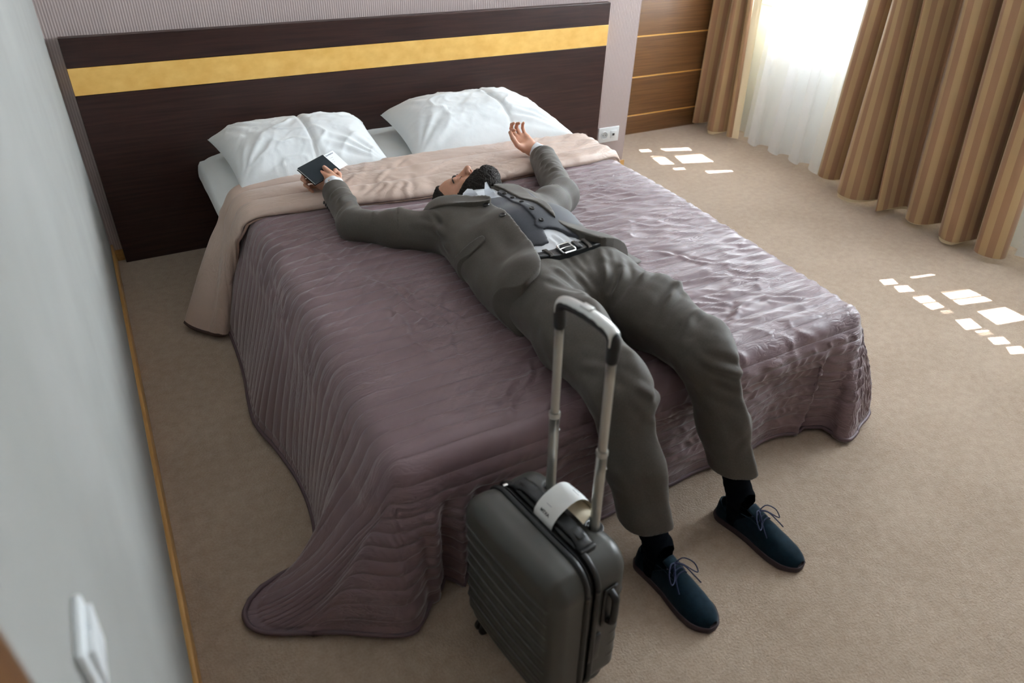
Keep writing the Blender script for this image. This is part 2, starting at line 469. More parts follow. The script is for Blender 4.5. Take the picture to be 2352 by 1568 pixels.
# the sun patches as they lie on the carpet; each is carried back along the sun to its opening in the added screen
PATCHES = [[(3.303, 3.603), (3.5, 3.557), (3.48, 3.394), (3.264, 3.459)], [(3.142, 3.654), (3.226, 3.626), (3.201, 3.469), (3.11, 3.501)], [(3.298, 3.743), (3.501, 3.684), (3.488, 3.629), (3.304, 3.693)],
           [(3.146, 3.789), (3.219, 3.769), (3.21, 3.718), (3.134, 3.743)], [(3.142, 3.415), (3.216, 3.393), (3.206, 3.362), (3.132, 3.384)], [(3.307, 3.29), (3.481, 3.227), (3.477, 3.197), (3.297, 3.242)],
           [(3.299, 1.586), (3.456, 1.543), (3.457, 1.421), (3.272, 1.466)], [(3.293, 1.392), (3.456, 1.356), (3.456, 1.243), (3.268, 1.282)], [(3.122, 1.796), (3.198, 1.774), (3.18, 1.73), (3.105, 1.752)],
           [(3.137, 1.722), (3.207, 1.699), (3.191, 1.646), (3.109, 1.672)], [(3.127, 1.623), (3.213, 1.595), (3.187, 1.486), (3.108, 1.498)], [(3.127, 1.39), (3.206, 1.368), (3.18, 1.297), (3.094, 1.319)],
           [(3.123, 1.293), (3.188, 1.273), (3.176, 1.237), (3.108, 1.259)], [(3.123, 1.233), (3.196, 1.208), (3.176, 1.162), (3.1, 1.188)], [(3.128, 1.153), (3.196, 1.131), (3.173, 1.085), (3.093, 1.113)],
           [(3.292, 1.749), (3.423, 1.721), (3.436, 1.705), (3.292, 1.734)], [(3.132, 1.47), (3.19, 1.454), (3.181, 1.433), (3.125, 1.448)]]
AZ = 2.72
tsun = AZ / -SUN_DIR.z
vin, fin = [], []
def addp(pts):
    k = len(vin); vin.extend(Vector(q) for q in pts); fin.append(list(range(k, k + len(pts))))
addp([(XR + .3, -1.2), (6.8, -1.2), (6.8, 4.3), (XR + .3, 4.3)])
for q in PATCHES:
    addp([(x - SUN_DIR.x * tsun, y - SUN_DIR.y * tsun) for x, y in q][::-1])
vo, eo, fo_, ov, oe, of = delaunay_2d_cdt(vin, [], fin, 0, 1e-5)
bm = bmesh.new()
vv = [bm.verts.new((q.x, q.y, AZ)) for q in vo]
for f_, src in zip(fo_, of):
    if 0 in src and len(src) == 1: bm.faces.new([vv[i] for i in f_])
ex = bmesh.ops.extrude_face_region(bm, geom=bm.faces[:])
for v in [e for e in ex['geom'] if isinstance(e, bmesh.types.BMVert)]: v.co.z += 0.006
struct(bm_obj('added_sun_mask_1', bm, M['frame_white']), 'unseen perforated screen added above the windows to shape the sun patches')

# ================================================================== CURTAINS
def curtain_sheet(name, plan, z0, z1, m, parent, hem=None, nz=14, stripe_off=0.0, lean=None):
    """plan: dense polyline (x, y) -> hanging cloth; uv.x is the cloth length in metres."""
    plan = np.asarray(plan); n = len(plan)
    arc = np.concatenate([[0], np.cumsum(np.linalg.norm(np.diff(plan, axis=0), axis=1))]) + stripe_off
    zz = np.concatenate([[0, .012, .03], np.linspace(.08, 1, nz)])
    mid = plan.mean(0)
    P = np.zeros((n, len(zz), 3)); UV = np.zeros((n, len(zz), 2))
    for k, f in enumerate(zz):
        zb = z0 + (hem if hem is not None else 0)
        flare = 1.0 + 0.0 * f
        px = plan[:, 0] * flare + 0.004 * np.sin(f * 7 + arc * 9); py = plan[:, 1] + 0.006 * np.sin(f * 5 + arc * 6)
        if lean is not None: py = py + lean(plan[:, 1]) * f * 2.6
        P[:, k, 0] = px; P[:, k, 1] = py; P[:, k, 2] = zb + (z1 - zb) * f
        UV[:, k, 0] = arc; UV[:, k, 1] = P[:, k, 2]
    return grid_obj(name, P, m, parent, UV)

def drape(label, ctrl, hem_ctrl, lin_ctrl, ypos, lean):
    t = thing('drape', label, 'curtain', (ypos[0], ypos[1], 0), 'striped drapes at the window')
    plan = spline(ctrl, len(ctrl) * 9)
    q = np.linspace(0, len(hem_ctrl) - 1, len(plan))
    hem = np.interp(q, np.arange(len(hem_ctrl)), hem_ctrl)
    lin = np.interp(q, np.arange(len(lin_ctrl)), lin_ctrl)
    curtain_sheet('drape_panel', plan, 0.034, 2.62, M['drape'], t, hem, lean=lean)
    T = np.gradient(plan, axis=0); T /= np.linalg.norm(T, axis=1, keepdims=True)
    nrm = np.stack([-T[:, 1], T[:, 0]], 1)
    if nrm[:, 0].mean() < 0: nrm = -nrm
    curtain_sheet('lining', plan + nrm * 0.010, 0.034, 2.60, M['lining'], t, hem - lin, lean=lean)
    tube('curtain_heading', np.linspace((3.86, plan[0, 1], 2.63), (3.86, plan[-1, 1], 2.63), 6), 0.02, M['drape'], t)
    return t

# left drape by the wood panels (plan points x, y from the far corner towards the camera)
dl = drape('striped tan drape hanging beside the brown wood panels, at the far end of the window',
      [(3.98, 4.065), (3.88, 4.06), (3.825, 4.03), (3.85, 3.995), (3.96, 3.965), (3.94, 3.925), (3.86, 3.90), (3.82, 3.85), (3.825, 3.80), (3.87, 3.765), (3.93, 3.75), (3.90, 3.722), (3.85, 3.70), (3.845, 3.672), (3.862, 3.655)],
      [.0, 0, .0, .0, .01, .01, .004, 0, .0, .006, .01, 0, 0, 0, 0], [.006, .004, .004, .004, .01, .016, .022, .024, .022, .012, .006, .004, .004, .004, .004], (3.87, 3.87),
      lambda y: .05 * sstep(y, 3.9, 3.7))
curtain_sheet('lining_return', spline([(3.862, 3.655), (3.872, 3.640), (3.880, 3.628), (3.888, 3.618), (3.892, 3.612)], 30), 0.030, 2.60, M['lining'], dl, None, lean=lambda y: .05 + 0 * y)
drape('broad striped tan drape in deep folds between the two sheer curtains',
      [(3.885, 2.880), (3.865, 2.85), (3.86, 2.80), (3.885, 2.755), (3.95, 2.725), (3.90, 2.685), (3.80, 2.645), (3.75, 2.585), (3.755, 2.50), (3.82, 2.445), (3.95, 2.415), (3.90, 2.385), (3.79, 2.355), (3.750, 2.33), (3.775, 2.312),
       (3.86, 2.292), (3.945, 2.265), (3.90, 2.225), (3.815, 2.17), (3.80, 2.105), (3.85, 2.06), (3.965, 2.035), (3.955, 2.010), (3.83, 1.985), (3.775, 1.93), (3.785, 1.865), (3.85, 1.835), (3.965, 1.815), (3.95, 1.792),
       (3.83, 1.768), (3.785, 1.725), (3.795, 1.665), (3.835, 1.625), (3.875, 1.622)],
      [.0, .0, 0, .004, .01, .006, .004, 0, 0, .006, .012, .004, -.006, -.006, 0, .01, .014, .006, 0, 0, .005, .012, .012, .004, 0, 0, .008, .012, .012, 0, 0, 0, 0, 0],
      [.004, .004, .004, .006, .012, .018, .024, .026, .024, .016, .008, .0, .0, .0, .002, .014, .022, .014, .008, .006, .006, .012, .016, .020, .022, .018, .010, .012, .012, .006, .004, .004, .004, .004], (3.85, 2.2),
      lambda y: .11 * sstep(y, 2.80, 2.30))

def sheer(label, y0, y1, nf, seed, amp=0.04):
    t = thing('sheer_curtain', label, 'curtain', (3.95, (y0 + y1) / 2, 0), 'sheer curtains at the window')
    r = np.random.default_rng(seed)
    q = np.linspace(0, 1, nf * 14)
    ph = np.cumsum(np.abs(r.normal(1, .2, len(q)))); ph = ph / ph[-1] * nf * 2 * np.pi
    a = amp * (0.7 + 0.6 * r.random(nf + 2))[np.clip((ph / 2 / np.pi).astype(int), 0, nf + 1)]
    k = np.ones(9) / 9
    a = np.convolve(np.pad(a, 4, mode='edge'), k, 'valid')
    plan = np.stack([3.945 + a * np.sin(ph), y0 + (y1 - y0) * q + 0.028 * np.sin(ph * 2 + 1)], 1)
    curtain_sheet('sheer_panel', plan, 0.03, 2.62, M['sheer'], t)
    # doubled hem band
    hp = plan + np.array([-0.003, 0])
    P = np.zeros((len(hp), 2, 3)); P[:, 0, :2] = hp; P[:, 1, :2] = hp; P[:, 0, 2] = 0.031; P[:, 1, 2] = 0.072
    grid_obj('hem_band', P, M['sheer'], t)
    tube('curtain_heading', np.linspace((3.945, y0, 2.63), (3.945, y1, 2.63), 6), 0.012, M['frame_white'], t)

sheer('white sheer curtain hanging between the two striped drapes', 3.606, 2.872, 4, 4, .050)
sheer('white sheer curtain emerging past the near edge of the broad striped drape', 1.600, 0.3, 7, 9, .045)

# ================================================================== OUTLETS AND SWITCH
M['socket_grey'] = mat('light_grey_plastic', (0.52, 0.54, 0.55), 0.4)
ot = thing('wall_socket', 'white double wall plate with a round power socket and a data port, beside the headboard', 'socket', (2.69, YB, 0.24))
cx0, cx1, cz = 2.612, 2.768, 0.24
box('wall_plate', (cx0, YB - .010, cz - .047), (cx1, YB, cz + .047), M['white_plastic'], ot, 0.004)
c = Vector((cx0 + .044, YB - .0102, cz))
def lathe_y(name, prof, m, parent, k=32):
    an = np.linspace(0, 2 * np.pi, k, endpoint=False)
    P = np.array([[(c.x + r * math.cos(a), c.y + y, c.z + r * math.sin(a)) for a in an] for r, y in prof])
    o = grid_obj(name, P, m, parent, None, True, False, True)
    o.data.set_sharp_from_angle(angle=math.radians(35))
    return o
lathe_y('socket_ring', [(.0205, .0000), (.0212, -.0042), (.0240, -.0042), (.0250, -.0030), (.0252, .0004)], M['white_plastic'], ot)
lathe_y('socket_well', [(.0001, -.0004), (.0206, -.0004)], M['socket_grey'], ot)['label'] = 'recessed light grey socket well'
bm = bmesh.new()
for s in (-1, 1):
    bmesh.ops.create_cone(bm, cap_ends=True, segments=14, radius1=0.003, radius2=0.003, depth=0.002, matrix=Matrix.Translation(c + Vector((s * .0095, -.0005, 0))) @ Matrix.Rotation(math.pi / 2, 4, 'X'))
bm_obj('pin_holes', bm, M['black'], ot)
box('data_insert', (cx1 - .066, YB - .0125, cz - .024), (cx1 - .020, YB - .009, cz + .024), M['white_plastic'], ot, 0.001)
box('data_port', (cx1 - .052, YB - .0132, cz - .008), (cx1 - .036, YB - .0115, cz + .006), M['black'], ot)

sw = thing('light_switch', 'white double rocker light switch on the white wall by the door', 'switch', (XL, 0.575, 1.0))
box('wall_plate', (XL, 0.535, 0.958), (XL + .010, 0.617, 1.042), M['white_plastic'], sw, 0.004)
for k in range(2):
    y0 = 0.545 + k * 0.0315
    bm = bmesh.new()
    vs = add_box(bm, (XL + .008, y0, 0.968), (XL + .0155, y0 + .030, 1.032), 0.0015)
    for v in vs:
        if v.co.x > XL + .012: v.co.x += (v.co.z - 1.0) * 0.06
    bm_obj('rocker', bm, M['white_plastic'], sw, angle=30)

# ================================================================== HEADBOARD
hb = thing('headboard', 'wide dark brown wooden headboard with a golden band, behind the bed', 'headboard', (1.23, 3.52, 0))
HX0, HX1, HY0, HY1 = -0.118, 2.578, 3.516, YB - .001
box('board', (HX0, HY0, 0.0), (HX1, HY1, 0.783), M['wenge'], hb, 0.002, 1)
box('maple_band', (HX0, HY0 - .0005, 0.7835), (HX1, HY1, 0.8935), M['maple'], hb, 0.001, 1)['label'] = 'golden maple band'
box('top_board', (HX0, HY0, 0.894), (HX1, HY1, 1.009), M['wenge'], hb, 0.002, 1)

# ================================================================== BED
bed = thing('bed', 'wide double bed with a dark base and white mattress, its head against the dark headboard', 'bed', (1.19, 2.3, 0))
BXL, BXR, BYF, BYH = 0.335, 2.05, 1.19, 3.512
box('bed_base', (BXL + .05, BYF + .06, 0.06), (BXR - .05, BYH, 0.27), M['wenge'], bed, 0.01)
for sx in (BXL + .12, BXR - .16):
    for sy in (BYF + .15, BYH - .2):
        box('leg', (sx, sy, 0), (sx + .06, sy + .06, .06), M['black'], bed, 0.004)
box('side_rail', (BXL + .012, BYF + .05, 0.235), (BXL + .06, BYH, 0.30), M['black'], bed, 0.006)

def puffy_box(name, lo, hi, m, parent, rad, seed, amp=0.006, n=70):
    """rounded soft slab: superellipsoid shell with gentle unevenness"""
    lo = np.array(lo); hi = np.array(hi); c = (lo + hi) / 2; h = (hi - lo) / 2
    bmq = bmesh.new()
    add_box(bmq, lo, hi, rad, 5)
    bmesh.ops.subdivide_edges(bmq, edges=[e for e in bmq.edges if e.calc_length() > .15], cuts=14, use_grid_fill=True)
    for v in bmq.verts:
        d = amp * float(fbm(v.co.x * 6 + v.co.z * 5, v.co.y * 6 + v.co.z * 9, 3, seed))
        dr = Vector(((v.co.x - c[0]) / h[0], (v.co.y - c[1]) / h[1], (v.co.z - c[2]) / h[2]))
        v.co += dr * d
    return bm_obj(name, bmq, m, parent, smooth=True)
puffy_box('mattress', (BXL - .002, BYF + .05, 0.285), (BXR - .02, BYH - .005, 0.425), M['linen2'], bed, 0.05, 3)
# white duvet edge over the mattress, drooping at the left side
nS, nT = 110, 60
sx = np.linspace(-0.095, 1.86, nS); ty = np.linspace(2.70, 3.505, nT)
S, T = np.meshgrid(sx, ty, indexing='ij')
W_ = 1.72
P = np.zeros((nS, nT, 3))
over = np.where(S < 0, -S, np.where(S > W_, S - W_, 0)); sgn = np.where(S < 0, -1, 1)
P[..., 0] = BXL - .005 + np.clip(S, 0, W_) + sgn * np.minimum(over, .03) * 0.9 + sgn * 0.02 * np.sin(np.clip(over / .16, 0, 1) * 2.6)
P[..., 1] = T - 0.02 * np.clip(over / .16, 0, 1)
edge = np.clip(np.minimum(S, W_ - S), 0, .12) / .12
headr = np.clip((3.505 - T) / .05, 0, 1)
P[..., 2] = 0.452 + 0.045 * np.sqrt(np.clip(edge, 0, 1)) * (0.55 + .45 * np.sqrt(headr)) + 0.006 * fbm(S * 7, T * 7, 3, 5) - np.clip(over - .02, 0, 1) * 0.95
# second, lower lip
grid_obj('duvet', P, M['linen2'], bed)

# ------------------------------------------------------------------ bedspread
sp = thing('bedspread', 'plum quilted satin bedspread over the bed, one corner trailing on the carpet', 'bedspread', (1.19, 1.9, 0.5))
XL_, XR_, YF_ = 0.345, 2.06, 1.165
HANG = 0.52
Wd = XR_ - XL_
ds = 0.0062
Ltop = 2.90 - YF_
s_ax = np.arange(-HANG, Wd + HANG + ds / 2, ds); t_ax = np.arange(-HANG, Ltop + ds / 2, ds)
S, T = np.meshgrid(s_ax, t_ax, indexing='ij')
# hem on the carpet
hemL = np.array([(0.20, 2.95), (0.198, 2.75), (0.198, 2.522), (0.189, 2.338), (0.171, 2.175), (0.166, 2.044), (0.20, 1.891), (0.224, 1.746), (0.23, 1.629), (0.221, 1.517), (0.199, 1.43)])
hemC = np.array([(0.199, 1.41), (0.150, 1.398), (0.084, 1.390), (0.021, 1.373), (-0.018, 1.339), (-0.032, 1.302), (-0.02, 1.258), (0.021, 1.221), (0.10, 1.18), (0.179, 1.14), (0.256, 1.091), (0.315, 1.058), (0.357, 1.052), (0.392, 1.078), (0.421, 1.12), (0.467, 1.151)])
hemF = np.array([(0.467, 1.151), (0.60, 1.150), (0.80, 1.145), (1.0, 1.155), (1.20, 1.165), (1.335, 1.172), (1.473, 1.161), (1.656, 1.168), (1.777, 1.178), (1.871, 1.168)])
hemR = np.array([(1.871, 1.168), (1.94, 1.15), (1.973, 1.12), (1.962, 1.075), (1.985, 1.045), (2.03, 1.05), (2.085, 1.075), (2.15, 1.095), (2.205, 1.125), (2.215, 1.17), (2.17, 1.24)])
hemS = np.array([(2.17, 1.24), (2.165, 1.5), (2.185, 1.8), (2.17, 2.2), (2.18, 2.6), (2.17, 2.95)])
cs0, cs1 = 0.13, Wd - 0.17                      # the corner hems own this much of the foot edge
ct0 = 0.24
hL = spline(hemL, 400); hC = spline(hemC, 500); hF = spline(hemF, 400); hR = spline(hemR, 400); hS = spline(hemS, 300)
for h in (hF,):
    h[:, 1] += 0.008 * np.sin(h[:, 0] * 23) * sstep(h[:, 0], .5, .7)

def along(h, q):
    i = np.clip(q, 0, 1) * (len(h) - 1)
    a = np.floor(i).astype(int); b = np.minimum(a + 1, len(h) - 1); f = (i - a)[..., None]
    return h[a] * (1 - f) + h[b] * f

sc = np.clip(S, 0, Wd); tc_ = np.clip(T, 0, Ltop)
oL = np.clip(-S, 0, None); oR = np.clip(S - Wd, 0, None); oF = np.clip(-T, 0, None)
u = np.maximum(np.maximum(oL, oR), oF) / HANG
# position along the rim: left side, left corner, foot, right corner, right side
rim = np.zeros(S.shape + (2,))
yy = YF_ + np.clip(T, 0, None)
leftm = (oL >= oF) & (S < 0); rightm = (oR >= oF) & (S > Wd); footm = ~(leftm | rightm)
# left
ql = np.where(T >= 0, 0, 0.0)
qC = np.zeros_like(S)                           # 0..1 along the left corner hem
# corner hem parameter: side stretch (ct0 of the side) -> ring -> cs0 of the foot
ringL = np.where(leftm, np.where(T >= 0, 0.30 * (1 - np.clip(T / ct0, 0, 1)), 0.30 + 0.25 * np.clip(oF / np.maximum(oL, 1e-6), 0, 1)),
                 np.where(S < 0, 0.80 - 0.25 * np.clip(oL / np.maximum(oF, 1e-6), 0, 1), 0.80 + 0.20 * np.clip(S / cs0, 0, 1)))
ringR = np.where(footm, np.where(S <= Wd, 0.40 * np.clip((S - cs1) / (Wd - cs1), 0, 1), 0.40 + 0.15 * np.clip(oR / np.maximum(oF, 1e-6), 0, 1)),
                 np.where(T < 0, 0.75 - 0.20 * np.clip(oF / np.maximum(oR, 1e-6), 0, 1), 0.75 + 0.25 * np.clip(T / 0.12, 0, 1)))
H = along(hF, (S - cs0) / (cs1 - cs0))
H = np.where((leftm | (footm & (S < cs0)))[..., None], along(hC, ringL), H)
H = np.where((leftm & (T > ct0))[..., None], along(hL, 1 - (T - ct0) / (Ltop - ct0)), H)
H = np.where((rightm | (footm & (S > cs1)))[..., None], along(hR, ringR), H)
H = np.where((rightm & (T > 0.12))[..., None], along(hS, (T - .12) / (Ltop - .12)), H)
# rim point on the bed edge (rounded corners)
Rc = 0.07
E = np.stack([XL_ + sc, YF_ + tc_], -1)
for cxn, sg in ((XL_ + Rc, -1), (XR_ - Rc, 1)):
    d = E - np.array([cxn, YF_ + Rc])
    inside = (d[..., 0] * sg > 0) & (d[..., 1] < 0)
    L_ = np.maximum(np.abs(d[..., 0]), np.abs(d[..., 1])); r_ = np.hypot(d[..., 0], d[..., 1]) + 1e-9
    E = np.where(inside[..., None], np.array([cxn, YF_ + Rc]) + d * (L_ / r_)[..., None], E)
ztop = 0.505 - 0.030 * (1 - sstep(YF_ + tc_, 1.2, 2.2))
rimd = np.minimum(np.minimum(sc, Wd - sc), np.where(T > 0, tc_, 0))
shoulder = 0.075
rr = np.clip(rimd / shoulder, 0, 1)
ztop = ztop + 0.012 * sstep(rimd, .0, .5)
zrim = ztop - 0.055
Z = np.where(u > 0, 0, zrim + (ztop - zrim) * np.sqrt(1 - (1 - rr) ** 2))
D = np.linalg.norm(H - E, axis=-1)
w = sstep(D, .16, .36)
c0 = np.zeros_like(D)
z0 = zrim; r1 = 0.05 + 0.06 * D; z1 = zrim * 0.70
r2 = D * (0.72 - 0.20 * w); z2 = 0.20 * (1 - w) + 0.035 * w
z3 = 0.010
b = u
rad = 3 * b * (1 - b) ** 2 * r1 + 3 * b * b * (1 - b) * r2 + b ** 3 * D
zh = (1 - b) ** 3 * z0 + 3 * b * (1 - b) ** 2 * z1 + 3 * b * b * (1 - b) * z2 + b ** 3 * z3
dirn = (H - E) / (D[..., None] + 1e-9)
# near the rim the cloth leaves along the rim normal, further down it heads to its hem
nrm = np.zeros_like(dirn)
nrm[..., 0] = oR - oL; nrm[..., 1] = -oF
nl = np.linalg.norm(nrm, axis=-1, keepdims=True); nrm = np.where(nl > 0, nrm / (nl + 1e-9), 0)
mixw = sstep(b, 0.0, 0.35)[..., None]
out = (nrm * (1 - mixw) * np.minimum(rad, .05)[..., None] + dirn * rad[..., None] * mixw + dirn * 0)
out = np.where((mixw < 1), nrm * (np.minimum(rad, .035)[..., None]) * (1 - mixw) + dirn * rad[..., None] * mixw, dirn * rad[..., None])
P = np.zeros(S.shape + (3,))
P[..., :2] = E + np.where((u > 0)[..., None], out, 0)
P[..., 2] = np.where(u > 0, zh, Z)
# soften the joins
def blur(A, k=1, mask=None):
    for _ in range(k):
        B = A.copy()
        B[1:-1, 1:-1] = (A[1:-1, 1:-1] * 2 + A[:-2, 1:-1] + A[2:, 1:-1] + A[1:-1, :-2] + A[1:-1, 2:]) / 6
        A = B if mask is None else A * (1 - mask) + B * mask
    return A
hz = P[..., 2].copy()
mk = (sstep(rimd, .25, .1) if False else 1 - sstep(rimd, .1, .2))[..., None]
P = blur(P, 10, mk)
# large folds: pleats in the foot hang beside the trailing corner
def pleat(s0, width, amp, t0=0.02):
    g = np.exp(-((S - s0) / width) ** 2) * sstep(oF, t0, .30) * (oF >= oL) * (S > -.02)
    return amp * g
fold = pleat(0.215, .016, .030) - pleat(0.255, .02, .028) + pleat(0.112, .022, .026) - pleat(0.162, .024, .024) + pleat(1.50, .03, .012) - pleat(1.545, .02, .010)
P[..., 1] -= fold * 1.0
# quilting
Nn = grid_normals(P)
if Nn[len(s_ax) // 2, -20, 2] < 0: Nn = -Nn
CH = 0.0515
ph = (T + HANG) / CH
tri = np.abs(np.sin(np.pi * ph))
puff = 0.0040 * tri ** 0.40
chan = np.floor(ph)
mask = np.clip(0.88 + 1.0 * fbm(S * 2.2, T * 2.2, 2, 11), 0.10, 1.25)
side = sstep(np.maximum(oL, 0), 0.02, .12)
mask = mask * (1 - 0.75 * side)
footm_ = sstep(oF, 0.0, .05) * (1 - sstep(oF, .30, .45))
mask = np.maximum(mask, 0.95 * footm_ * (S > .12))
ca, sa = math.cos(.42), math.sin(.42)
wp = .03 * fbm(S * 3, T * 3, 2, 51)
r1 = (1 - np.abs(vnoise((S * ca - T * sa) * 8 + wp * 30, (S * sa + T * ca) * 33 + wp * 40, 21))) ** 2.2
ca, sa = math.cos(-.62), math.sin(-.62)
r2 = (1 - np.abs(vnoise((S * ca - T * sa) * 8 + wp * 30, (S * sa + T * ca) * 30 + wp * 40, 27))) ** 2.2
sel = sstep(fbm(S * 1.3 - .4, T * 1.3, 2, 57) + .9 * (S / Wd - .42), -.25, .25)
rid = r1 * sel + r2 * (1 - sel)
r3 = (1 - np.abs(vnoise(S * 27 + (T % CH) * 16 * np.sign(vnoise(chan * 3.1, S * 2.5, 8)), chan * 5.7 + .4 * T / CH, 23))) ** 2
rid = np.where(footm_ > .3, r3, rid)
pk = 0.0058 * (rid - 0.35) * mask * (0.30 + 0.70 * tri ** .7)
pk += 0.0022 * fbm(S * 9 + T * 5, T * 22 - S * 3, 3, 33) * mask
low = 0.007 * fbm(S * 2.6, T * 3.2, 2, 41) * (u == 0) * sstep(rimd, .0, .15)
hd = np.minimum.reduce([S + HANG, Wd + HANG - S, T + HANG])
bd = sstep(hd, .030, .045)
disp = puff * bd * (1 - .35 * side) + pk * (.4 + .6 * bd) + low - .0035 * np.exp(-((hd - .036) / .007) ** 2)
# tension creases pressed into the cloth around the arm and body
def crease(a, b_, amp, wd):
    a = np.array(a); b_ = np.array(b_); dv = b_ - a; L2 = dv @ dv
    q = np.clip(((P[..., 0] - a[0]) * dv[0] + (P[..., 1] - a[1]) * dv[1]) / L2, 0, 1)
    wob = 0.012 * np.sin(q * 9 + a[0] * 40)
    nx, ny = -dv[1] / math.sqrt(L2), dv[0] / math.sqrt(L2)
    dd = (P[..., 0] - a[0]) * nx + (P[..., 1] - a[1]) * ny - wob
    inr = ((P[..., 0] - a[0]) * dv[0] + (P[..., 1] - a[1]) * dv[1]) / L2
    win = sstep(inr, -.05, .25) * (1 - sstep(inr, .75, 1.05))
    return (amp * np.exp(-(dd / wd) ** 2) - amp * .7 * np.exp(-((dd - 2.1 * wd) / (1.4 * wd)) ** 2)) * win * (u == 0)
for a, b_, am, wd in [((.60, 2.05), (.72, 1.60), .010, .011), ((.66, 1.95), (.80, 1.62), .008, .009), ((.55, 1.72), (.74, 1.90), .007, .01), ((.62, 1.66), (.82, 1.84), .008, .009),
                      ((.70, 1.58), (.82, 1.72), .008, .008), ((.60, 1.85), (.63, 1.52), .007, .009), ((.74, 1.75), (.70, 1.48), .007, .008), ((.50, 2.38), (.62, 2.20), .008, .010),
                      ((.44, 2.33), (.60, 2.12), .006, .010), ((1.55, 1.80), (1.85, 1.55), .009, .012), ((1.50, 1.60), (1.95, 1.44), .010, .012), ((1.48, 1.45), (1.98, 1.30), .010, .012),
                      ((1.62, 2.00), (1.95, 1.85), .007, .010), ((1.70, 2.25), (1.98, 2.15), .006, .010), ((1.45, 1.30), (1.75, 1.38), .012, .012), ((.85, 1.35), (.62, 1.28), .009, .010), ((.80, 1.27), (.55, 1.33), .008, .010), ((.9, 1.42), (.7, 1.22), .008, .009)]:
    disp = disp + .62 * crease(a, b_, am, wd * .8)
hemw = sstep(np.minimum.reduce([S + HANG, Wd + HANG - S, T + HANG]), 0.0, 0.02)
P = P + Nn * (disp * (0.25 + .75 * hemw))[..., None]
P[..., 2] = np.maximum(P[..., 2], 0.006)
UVq = np.stack([S, T + HANG], -1)
q_o = grid_obj('quilt', P, M['quilt'], sp, UVq)
so = q_o.modifiers.new('thickness', 'SOLIDIFY'); so.thickness = 0.008; so.offset = -1 if Nn is not None else 1
QP, QS, QT = P, S, T
rimpath = np.concatenate([P[1, ::-1][::7], P[:, 1][::7], P[-2][::7]])
keep = np.concatenate([[True], np.linalg.norm(np.diff(rimpath, axis=0), axis=1) > .004])
tube('piping', rimpath[keep] + np.array([0, 0, .003]), 0.0075, M['piping_plum'], sp, 6)['label'] = 'rounded plum edge piping'

# ------------------------------------------------------------------ turned-back beige fold
s_ax = np.arange(-0.60, Wd + 0.40, 0.008); q_ax = np.linspace(0, 1, 52)      # q: 0 back fold, 1 front hem
S, Q = np.meshgrid(s_ax, q_ax, indexing='ij')
yback = 2.925 + 0.018 * np.sin(S * 2.3 + .6) + 0.006 * np.sin(S * 9)
yfront = 2.645 - 0.115 * np.sin(np.clip(S / Wd, 0, 1) * np.pi) ** 0.8 + 0.012 * np.sin(S * 7)
XLb, XRb = 0.322, 2.078
oL = np.clip(-S, 0, None); oR = np.clip(S - Wd, 0, None)
sc = np.clip(S / Wd, 0, 1)
E = np.stack([XLb + (XRb - XLb) * sc, yback + (yfront - yback) * Q], -1)
zt = 0.530 + 0.014 * sstep(np.minimum(np.clip(S, 0, None), np.clip(Wd - S, 0, None)), 0, .5)
rimd = np.minimum(np.clip(S, 0, Wd), Wd - np.clip(S, 0, Wd))
rr = np.clip(rimd / .09, 0, 1)
zr = zt - 0.06
Z = zr + (zt - zr) * np.sqrt(1 - (1 - rr) ** 2)
hem = spline([(0.060, 2.81), (0.085, 2.745), (0.121, 2.69), (0.152, 2.664), (0.180, 2.672), (0.215, 2.715), (0.240, 2.755)], 300)
HL = along(hem, Q)
HR = np.stack([2.175 + 0.02 * np.sin(Q * 5), yback + (yfront - yback) * Q], -1)
b = np.maximum(oL / 0.60, oR / 0.40)
Hh = np.where((S < 0)[..., None], HL, HR)
D = np.linalg.norm(Hh - E, axis=-1)
rad = 3 * b * (1 - b) ** 2 * (.06 + .15 * D) + 3 * b * b * (1 - b) * (D * .66) + b ** 3 * D
zend = np.where(S < 0, 0.022, 0.15)
zh = (1 - b) ** 3 * zr + 3 * b * (1 - b) ** 2 * (zr * .72) + 3 * b * b * (1 - b) * 0.18 + b ** 3 * zend
dirn = (Hh - E) / (D[..., None] + 1e-9)
nrm = np.zeros_like(dirn); nrm[..., 0] = np.where(S < 0, -1, 1)
mixw = sstep(b, 0, .3)[..., None]
out = nrm * np.minimum(rad, .03)[..., None] * (1 - mixw) + dirn * rad[..., None] * mixw
P = np.zeros(S.shape + (3,))
P[..., :2] = E + np.where((b > 0)[..., None], out, 0)
P[..., 2] = np.where(b > 0, zh, Z)
# rounded front and back edges
e1 = np.sqrt(1 - (1 - np.clip((1 - Q) / .07, 0, 1)) ** 2); e0 = np.sqrt(1 - (1 - np.clip(Q / .10, 0, 1)) ** 2)
P[..., 2] -= (1 - sstep(b, 0, .12)) * ((1 - e1) * 0.018 + (1 - e0) * 0.026)
P = blur(P, 8, (1 - sstep(rimd, .1, .2))[..., None])
Nn = grid_normals(P)
if Nn[len(s_ax) // 2, 25, 2] < 0: Nn = -Nn
Wb = 0.30
ph = Q * Wb / 0.1
tri = np.abs(np.sin(np.pi * ph))
chan = np.floor(ph)
mask = np.clip(0.5 + 1.1 * fbm(S * 2.0, Q * .7, 2, 61), 0.05, 1.2) * sstep(S, .15, .6) + 0.12
Tq = Q * Wb
ca, sa = math.cos(.55), math.sin(.55)
wp = .03 * fbm(S * 3, Tq * 3, 2, 51)
r1 = (1 - np.abs(vnoise((S * ca - Tq * sa) * 10 + wp * 30, (S * sa + Tq * ca) * 34 + wp * 40, 71))) ** 2.2
ca, sa = math.cos(-.75), math.sin(-.75)
